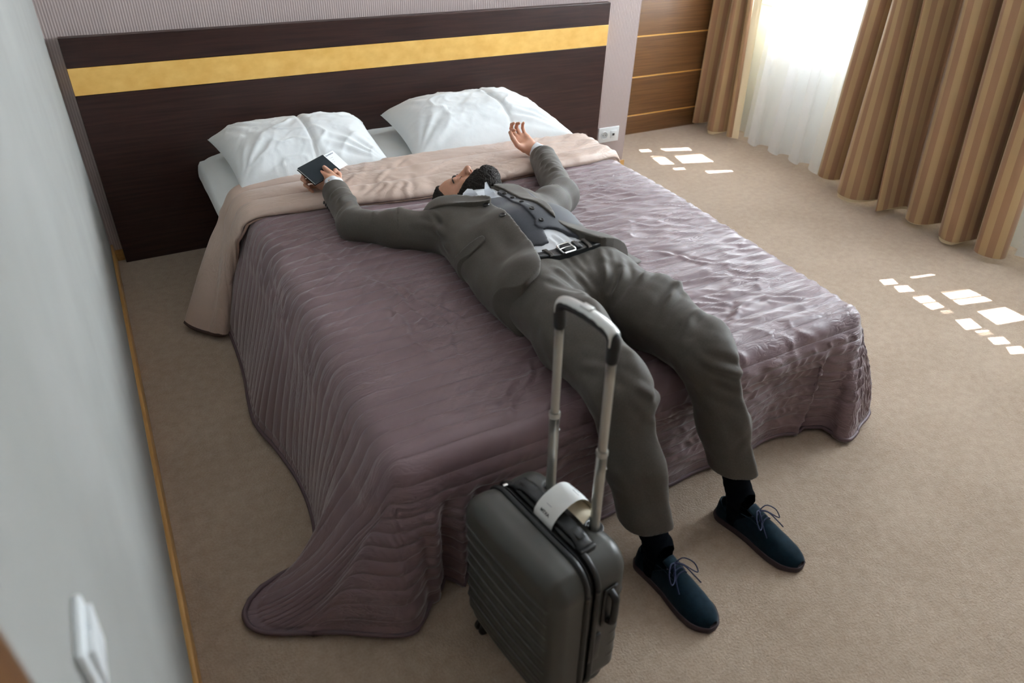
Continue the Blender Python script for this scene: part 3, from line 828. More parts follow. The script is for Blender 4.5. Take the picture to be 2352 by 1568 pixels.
r2 = (1 - np.abs(vnoise((S * ca - Tq * sa) * 10 + wp * 30, (S * sa + Tq * ca) * 32 + wp * 40, 77))) ** 2.2
sel = sstep(fbm(S * 1.6, Tq * 2.6, 2, 79), -.2, .2)
rid = r1 * sel + r2 * (1 - sel)
disp = 0.005 * tri ** .5 + 0.0095 * (rid - .35) * mask * (.35 + .65 * tri) + 0.0025 * fbm(S * 8, Q * 5, 3, 73) * (mask + .3)
disp += np.where(b > 0, 0.010 * np.sin(Q * 11 + 1.0) * sstep(b, .1, .6), 0)
P = P + Nn * disp[..., None]
P[..., 2] = np.maximum(P[..., 2], 0.012)
fo = grid_obj('turned_back_fold', P, M['beige_satin'], sp, np.stack([S, Q * Wb], -1))
fo['label'] = 'beige underside turned back'
so = fo.modifiers.new('thickness', 'SOLIDIFY'); so.thickness = 0.010; so.offset = -1
tube('hem_piping', P[0, 1:-1] + np.array([0, 0, .004]), 0.0105, M['piping_brown'], fo, 6)
tube('edge_piping', P[:, -1][::3] + np.array([0, 0, -.004]), 0.0055, mat('beige_piping', (0.33, 0.22, 0.17), .6), fo, 6)
FP = P

# ------------------------------------------------------------------ pillows
def pillow(label, corners, ht, zc, seed, seam, mname='linen', group='white bed pillows', sag=None):
    """corners: back-left, back-right, front-right, front-left (x, y, z)"""
    n = 90
    a = np.linspace(-1, 1, n); U, V = np.meshgrid(a, a, indexing='ij')
    c = np.array(corners, float)
    bu = (U + 1) / 2; bv = (V + 1) / 2
    # pull edges in between the corners so the corners read as points
    U2 = U * (1 - 0.06 * (1 - V ** 2)); V2 = V * (1 - 0.09 * (1 - U ** 2))
    bu = ((U2 + 1) / 2)[..., None]; bv = ((V2 + 1) / 2)[..., None]
    B = (c[3] * (1 - bu) + c[2] * bu) * (1 - bv) + (c[0] * (1 - bu) + c[1] * bu) * bv
    prof = np.clip((1 - U ** 4), 0, 1) ** .55 * np.clip((1 - V ** 4), 0, 1) ** .55
    flange = prof
    wr = 0.006 * fbm(U * 2.2 + V * .8, V * 2 - U, 2, seed) + 0.007 * (1 - np.abs(fbm(U * 2.6 - V * 1.4, V * 2.2 + U * .8, 2, seed + 5))) ** 5 + .0022 * (1 - np.abs(fbm(U * 6 - V * 3, V * 4 + U * 2, 2, seed + 9))) ** 4
    # pull wrinkles from the corners
    for (cu, cv) in ((-1, -1), (1, -1), (-1, 1), (1, 1)):
        an = np.arctan2(V - cv, U - cu); d = np.hypot(V - cv, U - cu)
        wr += 0.0045 * np.sin(an * 18 + seed + 2 * np.sin(an * 5)) * np.exp(-((d - .5) / .35) ** 2)
    crease = -0.008 * np.exp(-((U - seam - .06 * V + .03 * np.sin(V * 3)) / .018) ** 2) + 0.006 * sstep(U, seam + .02, seam + .10) * (1 - sstep(U, seam + .1, seam + .5))
    up = np.array([0, 0, 1.0])
    top = B.copy(); bot = B.copy()
    top[..., 2] += ht * prof * (0.72 + .28 * (1 - V ** 2) + .10 * V) + (wr + crease) * np.minimum(prof * 1.4, 1)
    bot[..., 2] -= 0.022 * prof
    bot[..., 2] = bot[..., 2]
    V_ = np.concatenate([top.reshape(-1, 3), bot.reshape(-1, 3)])
    F1 = grid_faces(n, n); F2 = grid_faces(n, n)[:, ::-1] + n * n
    idx = np.arange(n * n).reshape(n, n)
    rimi = np.concatenate([idx[0, :-1], idx[:-1, -1], idx[-1, :0:-1], idx[:0:-1, 0]])
    nx = np.roll(rimi, -1)
    F3 = np.stack([rimi, nx, nx + n * n, rimi + n * n], 1)
    V_[n * n:, 2] -= 0.002
    o = mesh_obj('pillow', V_, np.concatenate([F1, F2, F3]), M[mname], None, True)
    return tag(o, label, 'pillow', group)

pillow('white pillow nearer the white wall, behind the black booklet', [(0.345, 3.40, .575), (1.08, 3.44, .55), (1.03, 2.88, .525), (0.375, 2.86, .535)], 0.125, .55, 3, .05)
pillow('white pillow nearer the window, behind the open upturned hand', [(1.165, 3.41, .585), (1.93, 3.44, .57), (1.99, 2.90, .535), (1.13, 2.87, .527)], 0.135, .55, 8, .28)

# ================================================================== PERSON: implicit surfaces
def A3(*v): return np.array(v, float)
def unit(v): v = np.asarray(v, float); return v / (np.linalg.norm(v) + 1e-12)
def smin(a, b, k):
    h = np.clip(0.5 + 0.5 * (b - a) / k, 0, 1)
    return b * (1 - h) + a * h - k * h * (1 - h)
def smax(a, b, k): return -smin(-a, -b, k)
def cone(P, a, b, ra, rb):
    a = np.asarray(a, float); b = np.asarray(b, float)
    ab = b - a; q = np.clip((P - a) @ ab / (ab @ ab), 0, 1)
    return np.linalg.norm(P - a - q[:, None] * ab, axis=1) - (ra + (rb - ra) * q)
def chain(P, pts, rad, k=0.01):
    d = None
    for i in range(len(pts) - 1):
        e = cone(P, pts[i], pts[i + 1], rad[i], rad[i + 1])
        d = e if d is None else (smin(d, e, k) if k else np.minimum(d, e))
    return d
def ecap(P, a, b, w, h, side, endr=1.0):
    """capsule of elliptical section: w = (half widths), h = (half heights) at a and b"""
    a = np.asarray(a, float); b = np.asarray(b, float)
    ab = b - a; L = np.linalg.norm(ab); ax = ab / L
    s = unit(np.asarray(side, float) - ax * (np.asarray(side, float) @ ax)); n = np.cross(ax, s)
    Q = P - a
    l = Q @ ax; q = np.clip(l / L, 0, 1)
    ww = w[0] + (w[1] - w[0]) * q; hh = h[0] + (h[1] - h[0]) * q
    le = l - q * L
    r = np.sqrt((Q @ s / ww) ** 2 + (Q @ n / hh) ** 2 + (le / (hh * endr)) ** 2)
    return (r - 1) * np.minimum(ww, hh)
def ell(P, c, r, R=None):
    Q = P - np.asarray(c, float)
    if R is not None: Q = Q @ R
    r = np.asarray(r, float)
    k0 = np.linalg.norm(Q / r, axis=1); k1 = np.linalg.norm(Q / r ** 2, axis=1)
    return k0 * (k0 - 1) / (k1 + 1e-9)
def poly2(P, poly):
    """signed distance to a polygon in plan"""
    poly = np.asarray(poly, float); x, y = P[:, 0], P[:, 1]
    d = np.full(len(P), 1e9); ins = np.zeros(len(P), bool)
    for i in range(len(poly)):
        a, b = poly[i], poly[(i + 1) % len(poly)]
        ex, ey = b - a; wx, wy = x - a[0], y - a[1]
        q = np.clip((wx * ex + wy * ey) / (ex * ex + ey * ey + 1e-12), 0, 1)
        d = np.minimum(d, (wx - q * ex) ** 2 + (wy - q * ey) ** 2)
        if a[1] != b[1]:
            ins ^= ((a[1] > y) != (b[1] > y)) & (x < (b[0] - a[0]) * (y - a[1]) / (b[1] - a[1]) + a[0])
    d = np.sqrt(d)
    return np.where(ins, -d, d)

SIDE = unit(A3(.985, .12, 0))
# joints
R_SH, R_EL, R_WR = A3(.922, 2.098, .574), A3(.662, 2.322, .560), A3(.685, 2.635, .585)
L_SH, L_EL, L_WR = A3(1.280, 2.070, .575), A3(1.488, 2.225, .562), A3(1.640, 2.665, .585)
R_HIP, R_KN, R_AN = A3(0.988, 1.575, .592), A3(0.972, 1.130, .558), A3(1.012, .942, .10)
L_HIP, L_KN, L_AN = A3(1.232, 1.600, .580), A3(1.276, 1.137, .558), A3(1.372, .962, .10)
HC = A3(1.090, 2.278, .602)
CROWN = unit(A3(-.74, .60, -.22)); FACE = A3(-.06, .36, .93); FACE = unit(FACE - CROWN * (FACE @ CROWN)); EAR = np.cross(CROWN, FACE)   # EAR: towards the person's left or right ear
HR_ = np.stack([EAR, FACE, CROWN], 1)

def f_torso(P):
    d = ecap(P, (1.105, 2.13, .600), (1.118, 1.87, .607), (.172, .176), (.080, .102), SIDE)
    d = smin(d, ecap(P, (1.118, 1.87, .607), (1.142, 1.60, .598), (.172, .176), (.104, .094), SIDE), .05)
    d = smin(d, cone(P, (.955, 2.165, .586), (1.235, 2.115, .588), .070, .070), .05)
    d = smin(d, cone(P, (1.105, 2.20, .60), (1.112, 2.33, .592), .064, .060), .03)
    return d
def f_hips(P):
    d = ecap(P, (1.136, 1.66, .590), (1.120, 1.55, .584), (.174, .172), (.096, .090), SIDE)
    return d
def f_leg(P, hip, kn, an, rr):
    mid = hip + (kn - hip) * .5
    d = cone(P, hip, mid, rr[0], rr[1])
    d = smin(d, cone(P, mid, kn, rr[1], rr[2]), .05)
    d2 = cone(P, kn, kn + (an - kn) * .45, rr[2], rr[3])
    d = smin(d, d2, .035)
    d = smin(d, cone(P, kn + (an - kn) * .45, an, rr[3], rr[4]), .05)
    return d
HEM_R, HEM_L = 0.200, 0.222
def f_trousers(P):
    r = f_leg(P, R_HIP, R_KN, R_AN, (.108, .100, .082, .067, .070))
    l = f_leg(P, L_HIP, L_KN, L_AN, (.102, .095, .078, .061, .061))
    # front creases
    for leg, (hip, kn, an), fr in (('r', (R_HIP, R_KN, R_AN), A3(.45, -.89, 0)), ('l', (L_HIP, L_KN, L_AN), A3(.36, -.93, 0))):
        ax = unit(an - kn); q = np.clip((P - kn) @ ax, 0, 1); C_ = kn + q[:, None] * ax
        v = P - C_; v = v - (v @ ax)[:, None] * ax
        f = unit(fr - ax * (fr @ ax)); s = np.cross(ax, f)
        ang = np.arctan2(v @ s, v @ f)
        rg = lambda an: np.clip(1 - np.sqrt(an ** 2 + .0016) / .80, 0, 1) ** 1.25
        amt = 0.024 * rg(ang) * sstep((P - kn) @ ax, -.06, .05)
        ax2 = unit(kn - hip); L2 = np.linalg.norm(kn - hip); l2 = (P - hip) @ ax2
        v = P - hip - np.clip(l2, 0, L2)[:, None] * ax2; v = v - (v @ ax2)[:, None] * ax2
        f2 = unit(A3(.30 if leg == 'r' else .62, 0, 1)); s2 = np.cross(ax2, f2)
        am2 = .024 * rg(np.arctan2(v @ s2, v @ f2)) * sstep(l2, .10, .26) * (1 - sstep(l2, L2 - .02, L2 + .07))
        amt = smax(amt, am2, .010) - .0025
        if leg == 'r': r = r - amt
        else: l = l - amt
    # flatten the shins sideways a little: trouser legs hang straight
    r = smax(r, HEM_R + 0.10 * (P[:, 0] - 1.02) - P[:, 2], .006)
    l = smax(l, HEM_L + 0.10 * (P[:, 0] - 1.385) - P[:, 2], .006)
    d = smin(r, l, .03)
    d = smin(d, f_hips(P), .05)
    # top of the trousers at the waist
    return d
def f_sleeve(P, sh, el, wr, r0, r1, r2, end):
    m = sh + (el - sh) * .5
    w = el + (wr - el) * end
    d = smin(cone(P, sh, m, r0, (r0 + r1) / 2 + .004), cone(P, m, el, (r0 + r1) / 2 + .004, r1), .03)
    d = smin(d, cone(P, el, w + unit(wr - el) * .04, r1, r2), .035)
    ax = unit(wr - el)
    return smax(d, (P - w) @ ax, .004)
def f_jacket_body(P, off=.010):
    off = off + .010 * sstep(1.80 - P[:, 1], 0, .22)
    d = f_torso(P) - off
    d = smin(d, f_hips(P) - off, .05)
    # the front panel slides off towards the bed on the person's right
    d = smin(d, cone(P, (.945, 2.06, .578), (.925, 1.66, .565), .072, .066), .07)
    d = smin(d, cone(P, (.935, 1.72, .56), (.965, 1.60, .565), .060, .070), .05)
    return smin(d, f_trousers(P) - off, .03)
def f_left_flap(P):
    # the other front lies open over the far side
    d = ecap(P, (1.335, 2.10, .60), (1.375, 1.88, .572), (.060, .050), (.016, .010), A3(.8, .1, -.5))
    d = smin(d, ecap(P, (1.375, 1.88, .572), (1.468, 1.695, .530), (.050, .040), (.010, .006), A3(.9, .2, -.3)), .02)
    return d

def nets(f, lo, hi, h, nb=12, smooth=1):
    """naive surface nets over the blocks that the surface passes through"""
    lo = np.asarray(lo, float); hi = np.asarray(hi, float)
    nblk = np.ceil((hi - lo) / (h * nb)).astype(int)
    I = np.stack(np.meshgrid(*[np.arange(k) for k in nblk], indexing='ij'), -1).reshape(-1, 3)
    cen = lo + (I + .5) * nb * h
    dc = np.concatenate([f(c) for c in np.array_split(cen, max(1, len(cen) // 60000))])
    act = I[np.abs(dc) < 0.90 * nb * h + 0.012]
    g = np.arange(nb + 1)
    G = np.stack(np.meshgrid(g, g, g, indexing='ij'), -1)
    NY, NZ = int(nblk[1] * nb + 2), int(nblk[2] * nb + 2)
    keyf = lambda c: ((c[:, 0] + 1) * NY + (c[:, 1] + 1)) * NZ + (c[:, 2] + 1)
    keys, verts, quads = [], [], []
    corner = np.array([(a, b, c) for a in (0, 1) for b in (0, 1) for c in (0, 1)])
    edges = [(a, b) for a in range(8) for b in range(a + 1, 8) if np.abs(corner[a] - corner[b]).sum() == 1]
    for chunk in np.array_split(act, max(1, len(act) // 60)):
        if not len(chunk): continue
        base = chunk * nb
        pts = (lo + (base[:, None, None, None, :] + G) * h)
        v = f(pts.reshape(-1, 3)).reshape(len(chunk), nb + 1, nb + 1, nb + 1)
        neg = v < 0
        cs = np.stack([v[:, a:a + nb, b:b + nb, c:c + nb] for a, b, c in corner], -1)
        ng = (cs < 0).sum(-1)
        B, i, j, k = np.nonzero((ng > 0) & (ng < 8))
        if not len(B): continue
        c8 = cs[B, i, j, k]
        acc = np.zeros((len(B), 3)); cnt = np.zeros(len(B))
        for a, b in edges:
            x = (c8[:, a] < 0) != (c8[:, b] < 0)
            t = c8[:, a] / (c8[:, a] - c8[:, b] + 1e-30)
            p = corner[a] + t[:, None] * (corner[b] - corner[a])
            acc[x] += p[x]; cnt += x
        cell = base[B] + np.stack([i, j, k], 1)
        verts.append(lo + (cell + acc / cnt[:, None]) * h); keys.append(keyf(cell))
        for ax in range(3):
            sl0 = [slice(None)] + [slice(0, nb)] * 3; sl1 = list(sl0); sl1[ax + 1] = slice(1, nb + 1)
            a, b = neg[tuple(sl0)], neg[tuple(sl1)]
            B2, i2, j2, k2 = np.nonzero(a != b)
            e = base[B2] + np.stack([i2, j2, k2], 1)
            flip = a[B2, i2, j2, k2]
            u, w = [(1, 2), (2, 0), (0, 1)][ax]
            du = np.zeros(3, int); du[u] = 1; dw = np.zeros(3, int); dw[w] = 1
            q = np.stack([keyf(e - du - dw), keyf(e - dw), keyf(e), keyf(e - du)], 1)
            q[~flip] = q[~flip][:, ::-1]
            quads.append(q)
    K = np.concatenate(keys); V = np.concatenate(verts); Qd = np.concatenate(quads)
    K, ui = np.unique(K, return_index=True); V = V[ui]
    idx = np.searchsorted(K, Qd); idx = np.clip(idx, 0, len(K) - 1)
    ok = (K[idx] == Qd).all(1)
    F = idx[ok]
    for _ in range(smooth):
        S_ = np.zeros_like(V); n_ = np.zeros(len(V))
        for c in range(4):
            for d in (1, 3):
                np.add.at(S_, F[:, c], V[F[:, (c + d) % 4]]); np.add.at(n_, F[:, c], 1)
        V = V * .5 + .5 * S_ / np.maximum(n_, 1)[:, None]
    return V, F

def sdf_normals(f, V, e=.002):
    g = np.stack([f(V + A3(*(e if c == k else 0 for c in range(3)))) - f(V - A3(*(e if c == k else 0 for c in range(3)))) for k in range(3)], 1)
    return g / (np.linalg.norm(g, axis=1, keepdims=True) + 1e-12)

def seg_dist(V, pts):
    """distance to a polyline, and the fraction along it of the nearest point"""
    best = np.full(len(V), 9.0); fr = np.zeros(len(V)); n = len(pts) - 1
    for i in range(n):
        a, b = pts[i], pts[i + 1]; ab = b - a
        q = np.clip((V - a) @ ab / (ab @ ab + 1e-12), 0, 1)
        d = np.linalg.norm(V - a - q[:, None] * ab, axis=1)
        m = d < best; best[m] = d[m]; fr[m] = (i + q[m]) / n
    return best, fr

def folds(V, Nn, lst):
    """raised cloth folds: (points, height, width)"""
    out = np.zeros(len(V))
    for pts, am, wd in lst:
        p = spline(pts, 14) if len(pts) > 2 else np.asarray(pts, float)
        lo_, hi_ = p.min(0) - 5 * wd, p.max(0) + 5 * wd
        m = ((V > lo_) & (V < hi_)).all(1)
        if not m.any(): continue
        d, fr = seg_dist(V[m], p)
        tap = np.sin(np.pi * np.clip(fr * .96 + .02, 0, 1)) ** .6
        out[m] += am * tap * (np.exp(-(d / wd) ** 2) - .45 * np.exp(-((d - 2.0 * wd) / wd) ** 2))
    return V + Nn * out[:, None]

def noise3(V, s, seed=0):
    x, y, z = (V * s).T
    return (vnoise(x + z * .61, y - z * .43, seed) + vnoise(y + x * .37, z + x * .29, seed + 3) + vnoise(z - y * .23, x + y * .51, seed + 7)) / 1.6

def snap(V, poly, tol, zmin=.60):
    """pull the vertices next to a cut edge onto the cut line, so that cloth edges run clean"""
    V = V.copy()
    m = (np.abs(poly2(V, poly)) < tol) & (V[:, 2] > zmin)
    if not m.any(): return V
    Q = V[m]; e = 5e-4
    d = poly2(Q, poly)
    g = np.stack([poly2(Q + A3(e, 0, 0), poly) - poly2(Q - A3(e, 0, 0), poly), poly2(Q + A3(0, e, 0), poly) - poly2(Q - A3(0, e, 0), poly)], 1)
    g /= np.linalg.norm(g, axis=1, keepdims=True) + 1e-9
    w = 1 - sstep(np.abs(d), tol * .55, tol)
    Q[:, :2] -= g * (d * w)[:, None]
    V[m] = Q
    return V
def smooth_poly(p, n=56): return spline(np.asarray(p, float), n, closed=True)

# ================================================================== PERSON: the figure
M['skin'] = mat('skin', (0.50, 0.265, 0.175), 0.5, (0.56, 0.30, 0.205), scale=40, bump=0.12, bscale=260, bdist=0.001, sss=0.15, spec=0.4)
M['hair'] = mat('dark_hair', (0.010, 0.007, 0.005), 0.62, (0.026, 0.017, 0.012), scale=160, bump=0.9, bscale=230, bdist=0.004, detail=6, spec=0.35)
M['suit'] = mat('grey_wool', (0.064, 0.0545, 0.0445), 0.66, (0.080, 0.0685, 0.0565), scale=260, bump=0.25, bscale=420, bdist=0.0006, spec=0.35, sheen=0.16)
M['vest'] = mat('slate_wool', (0.030, 0.032, 0.040), 0.62, (0.038, 0.041, 0.051), scale=260, bump=0.2, bscale=420, bdist=0.0006, spec=0.35, sheen=0.2)
M['shirt'] = mat('white_shirt_cotton', (0.78, 0.80, 0.84), 0.75, bump=0.1, bscale=300, bdist=0.0005)
M['belt'] = mat('black_leather', (0.008, 0.010, 0.011), 0.32, bump=0.2, bscale=220, bdist=0.0006)
M['steel'] = mat('polished_steel', (0.72, 0.72, 0.70), 0.18, metal=1.0)
M['button'] = mat('dark_button', (0.016, 0.015, 0.014), 0.28)
M['sock'] = mat('navy_sock', (0.0020, 0.0030, 0.0048), 0.95, (0.0035, 0.005, 0.0075), scale=300, stretch=(6, 6, 1), bump=0.3, bscale=300, bdist=0.001, spec=0.05)
M['suede'] = mat('navy_suede', (0.0028, 0.0105, 0.0175), 0.9, (0.0048, 0.0165, 0.0260), scale=60, bump=0.35, bscale=300, bdist=0.001, spec=0.12, sheen=0.15)
M['sole'] = mat('plum_rubber_sole', (0.045, 0.026, 0.032), 0.65, bump=0.1, bscale=120)
M['lace'] = mat('navy_lace', (0.008, 0.014, 0.055), 0.7)

man = thing('person', 'man in a grey three-piece suit lying on his back across the bed', 'person', (1.12, 1.6, 0.5))

# ---- hands -------------------------------------------------------------------
def hand_parts(W, d, n, s, curls, yaw, thumb, sc=1.0, index=None):
    d = unit(d); s = unit(s - d * (s @ d)); n = unit(n - d * (n @ d) - s * (n @ s))
    parts = []
    pw = [.030, .010, -.011, -.031]; pl = [.090, .096, .091, .080]
    ln = [(.043, .026, .022), (.047, .030, .023), (.043, .028, .022), (.034, .021, .019)]
    rad = [(.0100, .0092, .0085, .0070), (.0102, .0094, .0086, .0070), (.0098, .0090, .0082, .0068), (.0088, .0080, .0073, .0062)]
    palm = []
    for f in range(4):
        b = W + sc * (d * pl[f] + s * pw[f])
        palm.append((W + sc * (d * .012 + s * pw[f] * .62), b, .0140 * sc, .0118 * sc))
        a = 0.0; p = b; pts = [b]
        dy = math.cos(yaw[f]) * d + math.sin(yaw[f]) * s
        for j in range(3):
            a += curls[f][j]
            p = p + sc * ln[f][j] * (math.cos(a) * dy + math.sin(a) * n)
            pts.append(p)
        if f == 0 and index is not None: pts = [A3(*q) for q in index]
        parts.append((pts, [r * sc for r in rad[f]]))
    tb = W + sc * (d * .022 + s * .030 + n * .006)
    pts = [tb]; p = tb
    if thumb and len(thumb) == 4: pts = [A3(*q) for q in thumb]; tb = pts[0]
    else:
        for (a, b, c), L in zip(thumb, (.046, .036, .030)):
            p = p + sc * L * unit(a * d + b * s + c * n); pts.append(p)
    parts.append((pts, [.0165 * sc, .0125 * sc, .0112 * sc, .0088 * sc]))
    heel = [(W + sc * (d * .030 - s * .020 + n * .006), W + sc * (d * .06 - s * .026 + n * .004), .0165 * sc, .0125 * sc),
            (W + sc * (d * .030 + s * .018 + n * .008), tb + (pts[1] - tb) * .7, .0170 * sc, .0140 * sc)]
    def f(P):
        D = None
        for a, b, ra, rb in palm + heel:
            e = cone(P, a, b, ra, rb); D = e if D is None else smin(D, e, .012)
        D = smin(D, cone(P, W - d * .01, W + d * .025 * sc, .024 * sc, .026 * sc), .02)
        for pts, r in parts:
            D = smin(D, chain(P, pts, r, .003), .004)
        return D
    return f, parts, (d, s, n)

RD = unit(A3(-.62, .75, .20)); RN = unit(A3(-.86, -.50, .02)); RS = np.cross(RD, RN)
hR, partsR, frR = hand_parts(A3(.706, 2.656, .574), RD, RN, RS,
    [(.9, 1.2, .8), (.85, 1.15, .7), (.95, 1.1, .7), (.95, 1.1, .7)], (.02, .0, .0, .0),
    [(.722, 2.672, .583), (.7155, 2.678, .597), (.697, 2.692, .6170), (.6795, 2.7100, .6365)],
    index=[(.732, 2.700, .578), (.7375, 2.7130, .5985), (.7240, 2.7160, .6155), (.7170, 2.7075, .6120)])
LD = unit(A3(-.36, .78, .48)); LN = A3(-.20, -.58, .78); LS = np.cross(LN, LD)
hL, partsL, frL = hand_parts(A3(1.610, 2.676, .586), LD, LN, LS,
    [(.80, 1.0, .5), (.55, .95, .5), (.60, 1.0, .5), (.45, .85, .5)], (.10, .02, -.05, -.30),
    [(.62, .50, .55), (.85, .05, .50), (.90, -.20, .35)], sc=.95)

# ---- head --------------------------------------------------------------------
HS = 1.0
def to_head(P): return (P - HC) @ HR_ / HS
def head_core(Q):
    d = ell(Q, (0, -.014, .036), (.075, .096, .088))
    d = smin(d, ell(Q, (0, .022, -.040), (.060, .066, .074)), .03)
    d = smin(d, cone(Q, (0, .066, -.094), (0, .066, -.092), .022, .022), .03)
    for s in (-1, 1):
        d = smin(d, cone(Q, (s * .040, .054, -.022), (s * .052, .030, -.030), .024, .020), .02)
        d = smin(d, cone(Q, (s * .056, .000, -.045), (s * .030, .055, -.088), .018, .017), .025)
    return d
def f_head(P):
    Q = to_head(P)
    d = head_core(Q)
    d = smin(d, cone(Q, (-.034, .076, .022), (.034, .076, .022), .012, .012), .014)      # brow
    for s in (-1, 1):
        d = smax(d, -cone(Q, (s * .032, .100, .002), (s * .032, .099, .002), .017, .017), .014)  # sockets
        d = smin(d, ell(Q, (s * .031, .074, .001), (.0150, .0135, .0115)), .003)           # closed eye under its lid
        d = smin(d, ell(Q, (s * .0775, -.004, -.006), (.008, .019, .031)), .006)           # ear
        d = smax(d, -ell(Q, (s * .086, .002, -.002), (.007, .009, .017)), .006)
    d = smin(d, chain(Q, [(0, .080, .016), (0, .094, -.006), (0, .109, -.026)], [.0085, .0090, .0125], .006), .010)
    for s in (-1, 1):
        d = smin(d, ell(Q, (s * .0135, .096, -.031), (.0088, .011, .0085)), .006)
        d = smax(d, -cone(Q, (s * .0072, .102, -.044), (s * .0072, .100, -.032), .0045, .0035), .003)
    d = smin(d, chain(Q, [(-.022, .080, -.066), (0, .091, -.063), (.022, .080, -.066)], [.0045, .0062, .0045], .004), .006)
    d = smin(d, chain(Q, [(-.019, .080, -.074), (0, .090, -.076), (.019, .080, -.074)], [.0045, .0068, .0045], .004), .006)
    # neck
    base = (A3(0, -.022, -.060) @ HR_.T) + HC
    d = smin(d, cone(P, base, (1.108, 2.19, .595), .058, .062), .03)
    return d

def f_body(P):
    """one continuous body: head, neck, trunk, arms, hands, legs"""
    d = ecap(P, (1.105, 2.13, .595), (1.14, 1.60, .59), (.150, .150), (.062, .070), SIDE)
    d = smin(d, cone(P, (.97, 2.18, .585), (1.235, 2.185, .585), .050, .050), .04)
    d = smin(d, chain(P, [R_SH, R_EL, R_WR, A3(.706, 2.656, .574)], [.046, .036, .026, .025], .02), .03)
    d = smin(d, chain(P, [L_SH, L_EL, L_WR, A3(1.610, 2.676, .586)], [.046, .036, .026, .025], .02), .03)
    d = smin(d, chain(P, [R_HIP, R_KN, A3(1.0225, .954, .16)], [.080, .048, .020], .03), .03)
    d = smin(d, chain(P, [L_HIP, L_KN, A3(1.364, .981, .16)], [.080, .048, .020], .03), .03)
    for fn, c, r, k in ((f_head, HC, .21, .02), (hR, A3(.665, 2.74, .60), .165, .012), (hL, A3(1.58, 2.74, .64), .165, .012)):
        q = np.linalg.norm(P - c, axis=1); m = q < r + .02
        e = (q - r) + .05
        if m.any():
            e[m] = fn(P[m])
        d = np.where(m, smin(d, e, k), np.minimum(d, e))
    return d
V, F = nets(f_body, (.50, .88, .06), (1.80, 2.95, .86), .0034, 12, 1)
body = mesh_obj('body', V, F, M['skin'], man)

# hair, beard, brows and lashes
def f_hair(P):
    Q = to_head(P)
    d = head_core(Q) - .007 - .0012 * noise3(P, 170, 3)
    reg = -(.62 * (Q[:, 2] - .018) - .78 * (Q[:, 1] + .004))
    d = smax(d, reg, .006)
    d = smax(d, -(Q[:, 2] + .085), .01)
    ear = np.minimum(ell(Q, (.0775, .002, -.008), (.02, .022, .030)), ell(Q, (-.0775, .002, -.008), (.02, .022, .030)))
    return smax(d, -ear, .004)
V, F = nets(f_hair, HC - .19, HC + .19, .0024, 12, 0)
V = V + sdf_normals(f_hair, V) * (0.0010 * rng.standard_normal(len(V)))[:, None]
mesh_obj('hair', V, F, M['hair'], man)['label'] = 'short dark hair'
def f_beard(P):
    Q = to_head(P)
    core = head_core(Q)
    th = .006 + .004 * sstep(-Q[:, 2], .0, .03) + .009 * sstep(-Q[:, 2], .05, .10) + .004 * sstep(Q[:, 1], .02, .08)
    d = core - th - .0022 * noise3(P, 170, 5)
    d = smin(d, ell(Q, (0, .060, -.108), (.040, .034, .028)) , .02)
    d = smin(d, ell(Q, (0, .020, -.104), (.058, .046, .034)), .025)
    d = smin(d, chain(Q, [(-.034, .072, -.066), (-.012, .093, -.053), (.012, .093, -.053), (.034, .072, -.066)], [.008, .008, .008, .008], .004), .006)
    d = smax(d, (Q[:, 2] - .030 + .83 * Q[:, 1]) * .8, .006)
    d = smax(d, -(Q[:, 1] + .034), .01)
    d = smax(d, -(Q[:, 2] + .142), .01)
    lips = ell(Q, (0, .100, -.070), (.021, .022, .0085))
    return smax(d, -lips, .003)
V, F = nets(f_beard, HC - .20, HC + .20, .0024, 12, 0)
V = V + sdf_normals(f_beard, V) * (0.0014 * rng.standard_normal(len(V)))[:, None]
mesh_obj('beard', V, F, M['hair'], man)['label'] = 'full dark beard and moustache'
def head_pts(L): return [HC + HS * (HR_ @ np.asarray(p, float)) for p in L]
for s in (-1, 1):
    br = head_pts([(s * .012, .0885, .021), (s * .026, .0880, .026), (s * .042, .079, .025), (s * .052, .066, .019)])
    tube('eyebrow', spline(br, 12), [.0028, .0038, .0042, .0044, .0044, .0042, .004, .0038, .0034, .003, .0024, .001], M['hair'], man, 6)
    ls = head_pts([(s * .019, .0830, -.004), (s * .026, .0858, -.0062), (s * .036, .0850, -.0060), (s * .044, .0775, -.002)])
    tube('eyelashes', spline(ls, 10), .0011, M['hair'], man, 5)

